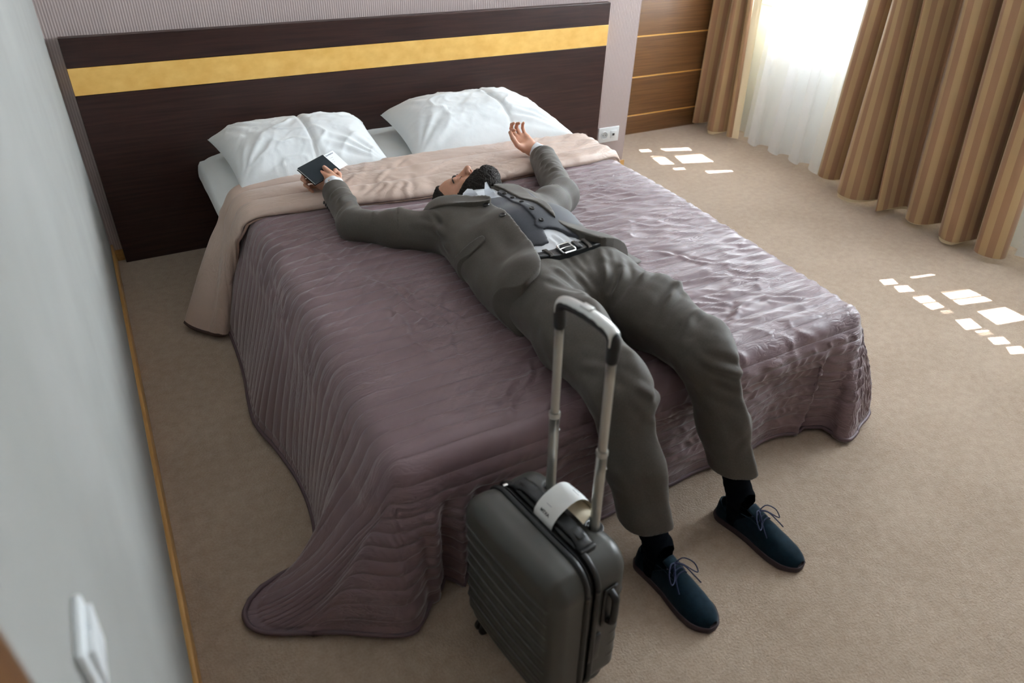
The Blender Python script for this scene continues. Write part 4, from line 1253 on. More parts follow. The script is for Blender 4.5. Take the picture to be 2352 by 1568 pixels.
# ---- shirt -------------------------------------------------------------------
def f_shirt(P):
    d = f_torso(P) - .001
    d = smin(d, cone(P, (1.105, 2.15, .592), (1.110, 2.215, .594), .072, .066), .02)
    hole = cone(P, (1.112, 2.20, .606), (1.118, 2.36, .63), .056, .075)
    d = smax(d, -hole, .004)
    d = np.maximum(d, 1.602 - P[:, 1])
    d = smax(d, P[:, 1] - 2.212 - .25 * (P[:, 2] - .60), .004)
    return d
V, F = nets(f_shirt, (.84, 1.54, .48), (1.40, 2.32, .74), .0058, 12, 1)
Nn = sdf_normals(f_shirt, V)
V = folds(V, Nn, [([(1.045 + .026 * k, 1.700 + .01 * (k % 2), .70), (1.050 + .026 * k, 1.66, .70), (1.046 + .027 * k, 1.625, .70)], .004, .005) for k in range(7)])
shirt = mesh_obj('shirt', V, F, M['shirt'], man)
def slab(name, pts, th, m, parent, up=(0, -.35, .93), bend=None, sub=3):
    """small stiff cloth piece: polygon with thickness"""
    bm = bmesh.new()
    vs = [bm.verts.new(p) for p in pts]
    f = bm.faces.new(vs)
    bmesh.ops.solidify(bm, geom=[f], thickness=th)
    bmesh.ops.bevel(bm, geom=bm.edges[:], offset=th * .3, segments=1, affect='EDGES')
    bmesh.ops.triangulate(bm, faces=[f for f in bm.faces if len(f.verts) > 4])
    return bm_obj(name, bm, m, parent)
slab('collar_wing', [(1.000, 2.112, .682), (1.012, 2.138, .692), (1.036, 2.152, .700), (1.050, 2.142, .700), (1.054, 2.108, .696), (1.046, 2.072, .690)], .005, M['shirt'], shirt)
slab('collar_wing', [(1.068, 2.078, .692), (1.080, 2.106, .704), (1.094, 2.130, .722), (1.100, 2.128, .724), (1.104, 2.112, .708), (1.112, 2.094, .700), (1.108, 2.056, .694)], .005, M['shirt'], shirt)
for nm, el, wr, r, end in (('r', R_EL, A3(.706, 2.656, .574), .041, 1), ('l', L_EL, A3(1.610, 2.676, .586), .041, 1)):
    ax = unit((R_WR - R_EL) if nm == 'r' else (A3(1.608, 2.700, .597) - A3(1.655, 2.62, .578)))
    c = (A3(.694, 2.640, .584) if nm == 'r' else A3(1.628, 2.652, .586))
    u_ = unit(np.cross(ax, [0, 0, 1])); w_ = np.cross(ax, u_)
    a = np.linspace(0, 2 * np.pi, 40, endpoint=False)
    rings = []
    for (t, rr) in ((-.055, .043), (.0, .0405), (.016, .0405), (.020, .0390), (.018, .0365), (-.02, .036)):
        rw = rr + .0025 * np.sin(a * 3 + 1) + .0015 * np.sin(a * 7)
        rings.append(c + ax * t + rw[:, None] * (np.cos(a)[:, None] * u_ * 1.0 + np.sin(a)[:, None] * w_ * .82))
    grid_obj('shirt_cuff', np.array(rings), M['shirt'], shirt, None, True, False, True)

# ---- waistcoat ---------------------------------------------------------------
VEST_R = [(1.022, 2.125), (1.056, 2.067), (1.111, 2.058), (1.135, 2.03), (1.13, 1.80), (1.110, 1.755), (1.088, 1.678), (1.062, 1.676), (1.046, 1.690), (.98, 1.69), (.93, 1.85), (.95, 2.10)]
VEST_L = [(1.126, 2.095), (1.128, 2.040), (1.117, 1.950), (1.106, 1.860), (1.107, 1.800), (1.092, 1.775), (1.096, 1.757), (1.108, 1.747), (1.121, 1.747), (1.143, 1.733), (1.156, 1.712), (1.164, 1.687), (1.180, 1.668), (1.200, 1.655), (1.28, 1.66), (1.29, 1.9), (1.25, 2.10), (1.175, 2.130)]
def f_vest(P):
    base = f_torso(P)
    r = smax(np.maximum(base - .0055, -(P[:, 2] - .60)), poly2(P, VEST_R), .003)
    l = smax(np.maximum(base - .0105, -(P[:, 2] - .60)), poly2(P, VEST_L), .003)
    return np.minimum(r, l)
V, F = nets(f_vest, (.90, 1.62, .57), (1.34, 2.18, .75), .0040, 12, 2)
V = snap(snap(V, VEST_R, .0035), VEST_L, .0035)
vest = mesh_obj('waistcoat', V, F, M['vest'], man)
vest['label'] = 'slate blue waistcoat'
def surf(f, x, y, z0=.80):
    z = z0
    for _ in range(90):
        v = float(f(A3(x, y, z)[None])[0])
        if v < 1e-4: break
        z -= max(v * .7, 2e-4)
    p = A3(x, y, z); n = sdf_normals(f, p[None])[0]
    return p, n
def button(f, x, y, r, parent, m=None, lift=.002):
    p, n = surf(f, x, y)
    q = Vector(n).to_track_quat('Z', 'Y').to_matrix().to_4x4()
    bm = bmesh.new()
    prof = [(0, .0012), (r * .55, .0012), (r * .70, .0026), (r * .92, .0026), (r, .0014), (r, -.002)]
    k = 18; vs = []
    for (rad_, z) in prof[1:]:
        vs.append([bm.verts.new((rad_ * math.cos(6.28318 * i / k), rad_ * math.sin(6.28318 * i / k), z)) for i in range(k)])
    bm.faces.new(vs[0])
    for a_, b_ in zip(vs[:-1], vs[1:]):
        for i in range(k): bm.faces.new((a_[i], b_[i], b_[(i + 1) % k], a_[(i + 1) % k]))
    bm.transform(Matrix.Translation(Vector(p + n * lift)) @ q)
    return bm_obj('button', bm, m or M['button'], parent, smooth=True)
for x, y in ((1.137, 2.062), (1.140, 2.008), (1.128, 1.925), (1.124, 1.850), (1.122, 1.785)):
    button(f_vest, x, y, .0085, vest)

# ---- trousers ----------------------------------------------------------------
def f_tr(P):
    d = f_trousers(P)
    return smax(d, P[:, 1] - 1.625 - .05 * (P[:, 0] - 1.1), .004)
V, F = nets(f_tr, (.80, .84, .12), (1.52, 1.70, .74), .0046, 12, 2)
Nn = sdf_normals(f_tr, V)
V = V + Nn * (0.0040 * noise3(V, 13, 1) + .0020 * noise3(V, 34, 2))[:, None]
V = folds(V, Nn, [(q_, 1.4 * a_, w_) for q_, a_, w_ in [
    ([(1.093, 1.60, .69), (1.094, 1.54, .688), (1.105, 1.485, .66), (1.122, 1.455, .63)], .007, .009),
    ([(1.157, 1.590, .69), (1.150, 1.53, .69), (1.140, 1.48, .66)], .006, .010),
    ([(1.225, 1.600, .70), (1.195, 1.53, .69), (1.165, 1.475, .66), (1.14, 1.44, .63)], .009, .012),
    ([(1.29, 1.56, .69), (1.24, 1.49, .69), (1.19, 1.43, .65), (1.15, 1.42, .62)], .009, .011),
    ([(1.03, 1.54, .69), (1.06, 1.48, .68), (1.10, 1.445, .64)], .009, .012),
    ([(.975, 1.50, .70), (1.02, 1.44, .70), (1.08, 1.42, .65)], .008, .012),
    ([(1.01, 1.38, .70), (1.06, 1.385, .68), (1.10, 1.40, .62)], .006, .011),
    ([(1.33, 1.46, .69), (1.27, 1.42, .69), (1.21, 1.38, .65)], .007, .012),
    ([(1.36, 1.36, .66), (1.30, 1.31, .68), (1.23, 1.28, .64), (1.20, 1.26, .60)], .008, .012),
    ([(1.38, 1.28, .65), (1.33, 1.22, .67), (1.26, 1.20, .65), (1.215, 1.17, .60)], .006, .012),
    ([(1.22, 1.14, .60), (1.24, 1.08, .58), (1.29, 1.045, .56), (1.33, 1.04, .54)], .008, .012),
    ([(1.22, 1.12, .54), (1.25, 1.07, .50), (1.31, 1.03, .47)], .006, .012),
    ([(.905, 1.20, .60), (.93, 1.13, .62), (.98, 1.07, .60), (1.02, 1.04, .57)], .007, .012),
    ([(1.08, 1.15, .58), (1.075, 1.09, .57), (1.04, 1.05, .55), (1.00, 1.03, .52)], .009, .011),
    ([(.92, 1.10, .50), (.96, 1.055, .46), (1.02, 1.03, .44)], .007, .012),
    ([(1.06, 1.06, .44), (1.03, 1.015, .38), (.99, 1.0, .33)], .006, .013),
    ([(1.38, 1.02, .42), (1.35, .99, .35), (1.33, .98, .30)], .005, .012),
    ([(1.08, 1.02, .33), (1.05, .965, .27), (1.02, .945, .23)], .006, .011)]])
tr = mesh_obj('trousers', V, F, M['suit'], man)

# ---- belt and buckle ---------------------------------------------------------
f_waist = lambda P: np.minimum(f_torso(P), smin(f_hips(P), f_trousers(P), .03))
def belt_y(x): return 1.612 + .05 * (x - 1.1) + .55 * (x - 1.13) ** 2
def f_belt(P):
    c = belt_y(P[:, 0])
    d = np.maximum(f_waist(P) - .0085, np.abs(P[:, 1] - c) - .0215)
    return np.maximum(np.maximum(d, .60 - P[:, 2]), np.abs(P[:, 0] - 1.12) - .135)
V, F = nets(f_belt, (.90, 1.56, .58), (1.36, 1.68, .73), .0036, 12, 1)
belt = mesh_obj('belt', V, F, M['belt'], man)
f_b2 = lambda P: f_waist(P) - .0085
p0, n0 = surf(f_b2, 1.108, belt_y(1.108) - .002)
bx = unit(A3(1, .03, 0) - n0 * n0[0]); by = np.cross(n0, bx)
def on_belt(u_, v_, w_=0): return p0 + bx * u_ + by * v_ + n0 * w_
loop = [on_belt(a, b, .004) for a, b in ((-.018, -.023), (.018, -.023), (.022, -.019), (.022, .019), (.018, .023), (-.018, .023), (-.022, .019), (-.022, -.019), (-.018, -.023))]
tube('buckle', loop, .0032, M['steel'], belt, 8)['label'] = 'steel frame buckle'
tube('buckle_prong', [on_belt(.022, 0, .004), on_belt(0, 0, .007), on_belt(-.023, 0, .006)], .0020, M['steel'], belt, 6)
def strap(u0, u1, hv, w0, name, m):
    n = 14; rows = []
    for uu in np.linspace(u0, u1, n):
        rows.append([])
        for vv in np.linspace(-hv, hv, 5):
            p, nn = surf(f_b2, *(on_belt(uu, vv)[:2]))
            rows[-1].append(p + nn * w0)
    P_ = np.array(rows)
    o = grid_obj(name, P_, m, belt); sl = o.modifiers.new('thickness', 'SOLIDIFY'); sl.thickness = .003; sl.offset = 0
    return o
strap(-.012, .050, .0165, .0045, 'belt_tip', M['belt'])
strap(.030, .042, .0185, .0070, 'belt_keeper', M['belt'])
for xx in (1.185, 1.045):
    pts = [surf(f_b2, xx, belt_y(xx) + v)[0] + A3(0, 0, .004) for v in (-.026, -.018, 0, .018, .026)]
    pts[0][2] -= .004; pts[-1][2] -= .004
    tubes('belt_loop', [[p + A3(dx, 0, 0) for p in pts] for dx in (-.0035, 0, .0035)], .0028, M['suit'], tr)
for k in range(4):
    p, nn = surf(f_b2, 1.075 - .014 * k, belt_y(1.075 - .014 * k))
    tube('belt_hole', [p - nn * .002, p + nn * .0006], .0022, M['black'], belt, 8)

# ---- jacket ------------------------------------------------------------------
JR = smooth_poly([(1.000, 2.150), (1.035, 2.098), (1.058, 2.024), (1.055, 1.957), (1.044, 1.873), (1.043, 1.815), (1.042, 1.762), (1.030, 1.688), (1.014, 1.640), (1.000, 1.603), (.988, 1.565), (.975, 1.540), (.956, 1.522), (.921, 1.510), (.896, 1.514), (.879, 1.540), (.858, 1.585), (.82, 1.645), (.76, 1.70), (.74, 2.05), (.86, 2.32), (.99, 2.30)])
JL = smooth_poly([(1.140, 2.165), (1.150, 2.08), (1.153, 1.973), (1.155, 1.870), (1.167, 1.805), (1.182, 1.724), (1.196, 1.640), (1.25, 1.60), (1.40, 1.645), (1.445, 1.672), (1.50, 1.70), (1.46, 2.0), (1.40, 2.30), (1.20, 2.30)])
def f_jacket(P):
    body_ = smin(f_jacket_body(P), f_left_flap(P), .012)
    r = np.maximum(body_, poly2(P, JR)); l = np.maximum(body_, poly2(P, JL))
    d = np.minimum(r, l)
    d = np.maximum(d, .497 - P[:, 2])
    sr = f_sleeve(P, R_SH, R_EL, R_WR, .074, .055, .051, .87)
    sl = f_sleeve(P, L_SH, L_EL, A3(1.640, 2.665, .585), .072, .064, .058, .83)
    d = smin(d, sr, .022); d = smin(d, sl, .022)
    return d
V, F = nets(f_jacket, (.54, 1.50, .46), (1.78, 2.72, .76), .0039, 12, 3)
Nn = sdf_normals(f_jacket, V)
V = V + Nn * (0.0022 * noise3(V, 11, 4) + .0010 * noise3(V, 30, 5))[:, None]
V = folds(V, Nn, [
    ([(.745, 2.43, .60), (.70, 2.405, .625), (.645, 2.37, .63), (.60, 2.35, .60)], .008, .010),
    ([(.735, 2.46, .59), (.69, 2.445, .62), (.635, 2.42, .62)], .007, .009),
    ([(.75, 2.39, .60), (.71, 2.36, .63), (.66, 2.32, .635)], .007, .010),
    ([(.72, 2.52, .60), (.68, 2.50, .625), (.63, 2.485, .61)], .005, .009),
    ([(.80, 2.36, .61), (.77, 2.32, .64), (.73, 2.27, .635), (.70, 2.22, .60)], .006, .012),
    ([(.86, 2.33, .62), (.83, 2.28, .655), (.80, 2.20, .64)], .005, .013),
    ([(.90, 2.02, .62), (.875, 2.12, .66), (.885, 2.24, .67)], -.007, .008),
    ([(.90, 1.96, .60), (.86, 2.06, .63), (.82, 2.12, .63)], .008, .012),
    ([(.885, 1.90, .59), (.84, 2.02, .60), (.78, 2.12, .60)], .006, .010),
    ([(1.415, 2.30, .60), (1.45, 2.335, .63), (1.51, 2.35, .635), (1.55, 2.33, .61)], .009, .010),
    ([(1.42, 2.34, .59), (1.46, 2.385, .625), (1.53, 2.40, .63), (1.57, 2.38, .60)], .008, .009),
    ([(1.44, 2.40, .59), (1.49, 2.44, .62), (1.56, 2.45, .625)], .007, .009),
    ([(1.48, 2.47, .60), (1.53, 2.50, .635), (1.60, 2.50, .62)], .006, .010),
    ([(1.53, 2.55, .62), (1.59, 2.56, .64), (1.65, 2.55, .62)], .005, .010),
    ([(1.40, 2.26, .61), (1.45, 2.28, .64), (1.52, 2.29, .635)], .008, .010),
    ([(.93, 1.64, .62), (.95, 1.75, .66), (.97, 1.88, .68)], .004, .020)])
V = snap(snap(V, JR, .0042), JL, .0042)
jacket = mesh_obj('suit_jacket', V, F, M['suit'], man)

# lapels lie on the fronts, with a soft roll
LAP_R = smooth_poly([(.90, 2.235), (.99, 2.150), (1.055, 2.072), (1.064, 2.026), (1.045, 2.010), (1.002, 2.040), (.959, 2.084), (.915, 2.122), (.872, 2.162), (.865, 2.195)])
LAP_L = smooth_poly([(1.145, 2.16), (1.155, 2.08), (1.158, 1.975), (1.160, 1.880), (1.172, 1.805), (1.178, 1.790), (1.192, 1.84), (1.205, 1.93), (1.225, 2.02), (1.235, 2.12), (1.21, 2.20)])
def f_lapel_r(P):
    b_ = f_jacket_body(P); q = poly2(P, LAP_R)
    r = np.maximum(b_ - .0065 - .008 * np.exp(-(np.abs(q) / .012) ** 2) * sstep(2.08 - P[:, 1], -.03, .03), q)
    return np.maximum(r, .60 - P[:, 2])
def f_lapel_l(P):
    return np.maximum(np.maximum(f_jacket_body(P) - .0065, poly2(P, LAP_L)), .60 - P[:, 2])
for f_ in (f_lapel_r, f_lapel_l):
    V, F = nets(f_, (.84, 1.74, .58), (1.27, 2.26, .77), .0040, 12, 3)
    V = snap(V, LAP_R if f_ is f_lapel_r else LAP_L, .0042)
    mesh_obj('lapel', V, F, M['suit'], jacket)
# collar standing behind the neck
cv = spline([(.985, 2.20, .625), (1.01, 2.235, .605), (1.06, 2.262, .585), (1.13, 2.262, .590), (1.165, 2.225, .610), (1.178, 2.185, .640), (1.168, 2.155, .665)], 40)
P_ = np.zeros((40, 7, 3))
for k in range(7):
    q = k / 6
    P_[:, k] = cv + (q - .5) * A3(0, .030, .052) + A3(0, 0, 1) * .006 * math.sin(q * 3.1)
co = grid_obj('jacket_collar', P_, M['suit'], jacket)
sl = co.modifiers.new('thickness', 'SOLIDIFY'); sl.thickness = .008; sl.offset = 0
# pocket flap
FL = smooth_poly([(.850, 1.900), (.861, 1.862), (.879, 1.848), (.902, 1.841), (.932, 1.834), (.937, 1.818), (.929, 1.811), (.898, 1.805), (.872, 1.812), (.845, 1.855), (.835, 1.90)])
def f_flap(P):
    d = smax(f_jacket_body(P) - .0060, poly2(P, FL), .002)
    return np.maximum(d, .535 - P[:, 2])
V, F = nets(f_flap, (.80, 1.77, .52), (.97, 1.93, .72), .0030, 12, 3)
V = snap(V, FL, .0034, .53)
mesh_obj('pocket_flap', V, F, M['suit'], jacket)
for x, y in ((1.036, 2.005), (1.024, 1.866)):
    button(lambda P: f_jacket_body(P), x, y, .0115, jacket, lift=.003)
for k in range(4):                                             # sleeve vent buttons at the right cuff
    p = A3(.626, 2.565 - .022 * k, .556)
    bm = bmesh.new(); bmesh.ops.create_uvsphere(bm, u_segments=10, v_segments=6, radius=.007, matrix=Matrix.Translation(Vector(p)) @ Matrix.Scale(.45, 4, (1, 0, -.3)))
    bm_obj('button', bm, M['button'], jacket, smooth=True)

# ---- socks and shoes ---------------------------------------------------------
def shoe(heel, toe, ankle, side_label, bow=1):
    heel = A3(*heel); toe = A3(*toe)
    ax = unit(toe - heel); L = np.linalg.norm(toe - heel); lat = A3(ax[1], -ax[0], 0); up = A3(0, 0, 1)   # lat: to the shoe's right
    w2 = lambda a, b, c=0: heel + a * L * ax + b * lat + c * up
    ts = np.array([0, .04, .12, .25, .40, .55, .68, .80, .90, .96, 1.0])
    wl = np.array([.000, .020, .030, .032, .033, .040, .046, .044, .034, .020, .000])
    wr = wl * np.array([1, 1, 1, 1, .98, .96, .96, .95, .93, .9, 1])
    hh = np.array([.070, .072, .074, .078, .092, .084, .066, .052, .044, .038, .030])
    tsd = np.linspace(0, 1, 200)
    k_ = lambda arr: np.interp(tsd, np.linspace(0, 1, 60), spline(np.stack([np.interp(np.linspace(0, 1, 11), np.arange(11) / 10, ts), arr], 1), 60)[:, 1]) if False else np.interp(tsd, ts, arr)
    def prof(t):
        t = np.clip(t, 0, 1)
        ends = np.sqrt(np.clip(1 - ((t - .5) / .5) ** 8, 0, 1))
        return np.interp(t, ts, wl) * 1.0, np.interp(t, ts, hh)
    sm = np.ones(15) / 15
    wS = np.convolve(np.pad(k_(wl), 7, mode='edge'), sm, 'valid'); hS_ = np.convolve(np.pad(k_(hh), 7, mode='edge'), sm, 'valid')
    wS = np.maximum(wS, 0)
    wS = .046 * (np.clip(wS / .046, 0, 1)) ** .85
    cap = np.minimum(np.sqrt(np.clip(1 - ((.10 - tsd) / .10).clip(0) ** 2, 0, 1)), np.sqrt(np.clip(1 - ((tsd - .80) / .20).clip(0) ** 2.2, 0, 1)))
    wS = np.interp(tsd, [0, .12, .30, .45, .60, .72, .85, 1], [.036, .036, .035, .037, .045, .049, .047, .040]) * cap
    def fr(P):
        Q = P - heel
        return Q @ ax / L, Q @ lat, Q[:, 2]
    def f_up(P):
        t, y, z = fr(P)
        w = np.interp(t, tsd, wS) + 1e-4; h = np.interp(t, tsd, hS_)
        out = np.maximum(-t, t - 1).clip(0) * L
        q = ((np.abs(y) / (w + .001)) ** 2.3 + (np.clip(z - .004, 0, None) / h) ** 2.3) ** (1 / 2.3)
        d = (q - 1) * np.minimum(w + .006, h) + out
        d = np.maximum(d, .012 - z)
        # ankle opening
        op = np.sqrt(((t - .215) * L / .058) ** 2 + (y / .029) ** 2) - 1
        d = smax(d, -np.maximum(op * .03, .030 - z), .004)
        rimh = .060 + .030 * sstep(t, .12, .40) + .006 * (t < .08)
        d = smax(d, z - np.where(t < .42, rimh + .02 * sstep(t, .32, .42), 9), .006)
        return d
    t_ = shoes_root
    lo = np.minimum(heel, toe) - .07; hi = np.maximum(heel, toe) + .07
    lo[2] = -.01; hi[2] = .13
    V, F = nets(f_up, lo, hi, .0030, 12, 2)
    sh = mesh_obj('shoe', V, F, M['suede'], man); sh['label'] = side_label
    # sole
    n = 90
    tt = np.concatenate([tsd[::3], tsd[::-3]]); ss = np.concatenate([np.ones(67), -np.ones(67)])
    ww = np.interp(tt, tsd, wS)
    out = np.array([w2(t, s * (w + .0045), 0) for t, s, w in zip(tt, ss, ww)])
    ext = np.where(tt > .97, .002, np.where(tt < .03, -.003, 0))
    out += ext[:, None] * ax
    keep = [0]
    for i in range(1, len(out)):
        if np.linalg.norm(out[i] - out[keep[-1]]) > .002: keep.append(i)
    out = out[keep]
    c = out.mean(0)
    lv = [(0.0, .972), (.003, 1.0), (.017, 1.0), (.020, .985)]
    VV = np.concatenate([c + (out - c) * s + A3(0, 0, z + .001) for z, s in lv]); m_ = len(out)
    FF = []
    for k in range(3):
        FF += [(k * m_ + i, k * m_ + (i + 1) % m_, (k + 1) * m_ + (i + 1) % m_, (k + 1) * m_ + i) for i in range(m_)]
    FF += [tuple(range(3 * m_, 4 * m_)), tuple(range(m_))[::-1]]
    bm = bmesh.new(); bv = [bm.verts.new(v) for v in VV]
    for f in FF: bm.faces.new([bv[i] for i in f])
    bm_obj('sole', bm, M['sole'], sh, angle=50)['label'] = 'plum coloured rubber sole'
    # tongue
    rows = []
    for t in np.linspace(.335, .50, 8):
        z = np.interp(t, [.335, .40, .50], [.104, .098, .088])
        rows.append([w2(t, y, z - 14 * y * y) for y in np.linspace(-.019, .019, 7)])
    tg = grid_obj('tongue', np.array(rows), M['suede'], sh); q = tg.modifiers.new('thickness', 'SOLIDIFY'); q.thickness = .005
    # laces: four bars, a knot and two loops with loose ends
    P_ = []
    for t in (.395, .435, .475, .515):
        zc = float(np.interp(t, tsd, hS_)) + .0075
        P_.append(np.array([w2(t + .012, -.021, zc - .009), w2(t, -.010, zc), w2(t, .010, zc), w2(t + .012, .021, zc - .009)]))
    kn = w2(.425, 0, .107)
    P_.append(np.array([kn + lat * -.007, kn, kn + lat * .007]) + A3(0, 0, .002))
    def bw(L_): return spline([kn + a * lat + b * ax + c * up for a, b, c in L_], 22)
    P_.append(bw([(0, 0, 0), (.022, .004, .012), (.046, .022, .004), (.052, .040, -.012), (.036, .036, -.010), (.014, .012, -.002), (0, 0, 0)]))
    P_.append(bw([(0, 0, 0), (-.024, .006, .012), (-.050, .026, -.006), (-.052, .044, -.026), (-.038, .040, -.018), (-.016, .014, 0), (0, 0, 0)]))
    P_.append(bw([(0, 0, 0), (.018, .016, .004), (.034, .044, -.020), (.040, .062, -.036)]))
    P_.append(bw([(0, 0, 0), (-.014, .022, .002), (-.030, .050, -.022), (-.044, .066, -.044)]))
    tubes('laces', [spline(p, 20) if len(p) < 8 else p for p in P_], .0019, M['lace'], sh, 6)['label'] = 'thin navy laces tied in a bow'
    seam = [[w2(.30, s * .030, .083), w2(.40, s * .0285, .086), w2(.50, s * .026, .078), w2(.545, s * .016, .080), w2(.555, 0, .082)] for s in (-1, 1)]
    tubes('eyelet_seam', [spline(s, 24) for s in seam], .0012, M['suede'], sh, 5)
    # sock
    def f_sock(P):
        a = w2(.235, 0, .035)
        d = smin(cone(P, ankle, w2(.21, 0, .11), .041, .038), cone(P, w2(.21, 0, .11), a, .038, .036), .02)
        return smin(d, cone(P, a, w2(.42, 0, .055), .034, .026), .02)
    V, F = nets(f_sock, np.minimum(ankle, heel) - .09, np.maximum(ankle, toe) + np.array([.09, .09, .10]), .0046, 12, 1)
    Nn = sdf_normals(f_sock, V)
    V = V + Nn * (.0008 * np.sin(V[:, 2] * 260 + 3 * np.sin(V[:, 0] * 40)) + .002 * noise3(V, 30, 3))[:, None]
    so_ = mesh_obj('sock', V, F, M['sock'], man)
    return sh
shoes_root = man
shoe((1.026, .985, 0), (1.062, .700, 0), A3(.997, 1.012, .27), 'navy suede lace-up shoe on the foot nearer the suitcase')
shoe((1.362, 1.020, 0), (1.424, .732, 0), A3(1.337, 1.033, .29), 'navy suede lace-up shoe on the foot farther from the suitcase')

# ================================================================== SUITCASE
M['shell'] = mat('charcoal_shell', (0.052, 0.051, 0.045), 0.40, bump=0.10, bscale=500, bdist=0.0005, spec=0.5)
M['shell_rib_lit'] = mat('charcoal_rib_lit', (0.060, 0.058, 0.052), 0.30, spec=0.6)  # same plastic as the shell, colour lightened as if the ribs catch light
M['rubber'] = mat('black_rubber', (0.010, 0.0105, 0.011), 0.38, bump=0.15, bscale=120, bdist=0.001)
M['zip_tape'] = mat('black_zip_tape', (0.007, 0.007, 0.008), 0.8, bump=0.5, bscale=400, bdist=0.001)
M['alu'] = mat('brushed_aluminium', (0.56, 0.56, 0.53), 0.34, (0.62, 0.62, 0.59), scale=60, stretch=(30, 30, .5), metal=0.85, detail=3)
M['grip_silver'] = mat('silver_grip_cap', (0.70, 0.71, 0.70), 0.28, metal=0.6)
M['paper'] = mat('white_paper', (0.82, 0.83, 0.82), 0.6)
M['paper_back'] = mat('cream_paper', (0.66, 0.58, 0.44), 0.7)
M['ink'] = mat('black_ink', (0.02, 0.02, 0.022), 0.6)
M['ink_blue'] = mat('blue_grey_ink', (0.20, 0.25, 0.34), 0.6)
M['ink_grey'] = mat('faint_grey_ink', (0.50, 0.51, 0.55), 0.6)

cD, cW, cU = A3(.9925, .122, 0), A3(.122, -.9925, .045), A3(0, .0455, .999)
cO = A3(.6406, .873, 0.0)
def CS(a, w, z): return cO + a * cD + w * cW + z * cU
def to_case(P):
    Mi = np.linalg.inv(np.stack([cD, cW, cU], 1))
    return (P - cO) @ Mi.T
case = thing('suitcase', 'dark grey ribbed hard-shell cabin suitcase with raised handle, standing at the foot of the bed', 'suitcase', tuple(cO))
ZT, ZB, HW = 0.475, 0.052, 0.178
def rrect(w, z, r, g=0.0):
    qx = np.abs(w) - (HW - g) + r; qz = np.abs(z - (ZT + ZB) / 2) - (ZT - ZB) / 2 + g + r
    return np.minimum(np.maximum(qx, qz), 0) + np.hypot(np.maximum(qx, 0), np.maximum(qz, 0)) - r
RIBS = [0.392 - 0.0415 * k for k in range(9)]
def f_front(P):
    Q = to_case(P); a, w, z = Q.T
    d2 = rrect(w, z, .062)
    rnd = .034
    # bulging face
    af = -.128 - .006 * np.cos(np.clip(w / HW, -1, 1) * 1.4) * 1.0
    qa = af - a
    q1 = d2 + rnd; q2 = qa + rnd
    d = np.minimum(np.maximum(q1, q2), 0) + np.hypot(np.maximum(q1, 0), np.maximum(q2, 0)) - rnd
    d = np.maximum(d, a + .047)
    k = 0
    fade = sstep(.155 - w, 0, .03)
    for zk in RIBS:
        zz = z - zk - .010 * sstep(w, .09, .16) * 0
        k = k + .0030 * np.exp(-(zz / .004) ** 2) - .0030 * np.exp(-((zz + .009) / .006) ** 2)
    # raised upper panel ends in a lip above the first rib and turns up at the window side
    lip = .0035 * sstep(z, RIBS[0] + .002, RIBS[0] + .010) * sstep(.158 - w, 0, .012)
    return d - (k * fade + lip) * sstep(-a, .050, .075)
V, F = nets(f_front, CS(0, 0, .26) - .30, CS(0, 0, .26) + .30, .0026, 12, 1)
front = mesh_obj('front_shell', V, F, M['shell'], case); front['label'] = 'ribbed charcoal front shell'
# crisp rib lines moulded on the face, wrapping the corner
def trace(P0, d, n=70):
    P0 = np.array(P0, float); d = np.asarray(d, float)
    for _ in range(n):
        P0 = P0 + d * np.clip(f_front(P0) * .8, -.02, .02)[:, None]
    return P0
for zk in RIBS:
    if zk < .115: continue
    aa = np.linspace(-.060, -.104, 10)
    P1 = trace([CS(a, -.26, zk) for a in aa], cW)
    ww = np.linspace(-.158, .150, 44)
    P2 = trace([CS(-.22, w, zk) for w in ww], cD)
    path = np.concatenate([P1, P2])
    path = spline(path, 90)
    r = np.full(90, .0024); r[-14:] = np.linspace(.0024, .0006, 14); r[:6] = np.linspace(.0008, .0024, 6)
    tube('rib', path, r, M['shell_rib_lit'], front, 8)
def f_back(P):
    Q = to_case(P); a, w, z = Q.T
    d2 = rrect(w, z, .062); rnd = .036
    q1 = d2 + rnd; q2 = a - .078 + rnd
    d = np.minimum(np.maximum(q1, q2), 0) + np.hypot(np.maximum(q1, 0), np.maximum(q2, 0)) - rnd
    d = np.maximum(d, -.016 - a)
    # recess for the carry handle on the top and for the pull rods at the back
    d = smax(d, -np.maximum(np.maximum(np.abs(w) - .088, np.abs(a - .000) - .020), .466 - z), .006)
    for s in (-1, 1):
        d = smax(d, -np.maximum(np.hypot(w - s * .0775, a - .056) - .017, .462 - z), .005)
    for zk in RIBS[1:]:
        d = d - .0022 * np.exp(-((z - zk) / .003) ** 2) * sstep(a, .03, .05)
    return d
V, F = nets(f_back, CS(0, 0, .26) - .30, CS(0, 0, .26) + .30, .0030, 12, 1)
back = mesh_obj('back_shell', V, F, M['shell'], case)
def ring(a, g, n=160, r=.062):
    out = []
    cx, cz = HW - g - r, (ZT - ZB) / 2 - g - r
    mid = (ZT + ZB) / 2
    for q, (sx, sz) in enumerate(((1, 1), (-1, 1), (-1, -1), (1, -1))):
        for t in np.linspace(0, math.pi / 2, 14):
            an = q * math.pi / 2 + t
            out.append(CS(a, sx * cx + r * math.cos(an), mid + sz * cz + r * math.sin(an)))
    out.append(out[0])
    p = np.array(out)
    L_ = np.concatenate([[0], np.cumsum(np.linalg.norm(np.diff(p, axis=0), axis=1))])
    s_ = np.linspace(0, L_[-1], n)
    return np.stack([np.interp(s_, L_, p[:, k]) for k in range(3)], 1)
def closed_tube(name, path, r, m, parent, k=10):
    return tube(name, path, r, m, parent, k)
closed_tube('frame_rim', ring(-.046, .000), .0075, M['rubber'], front)
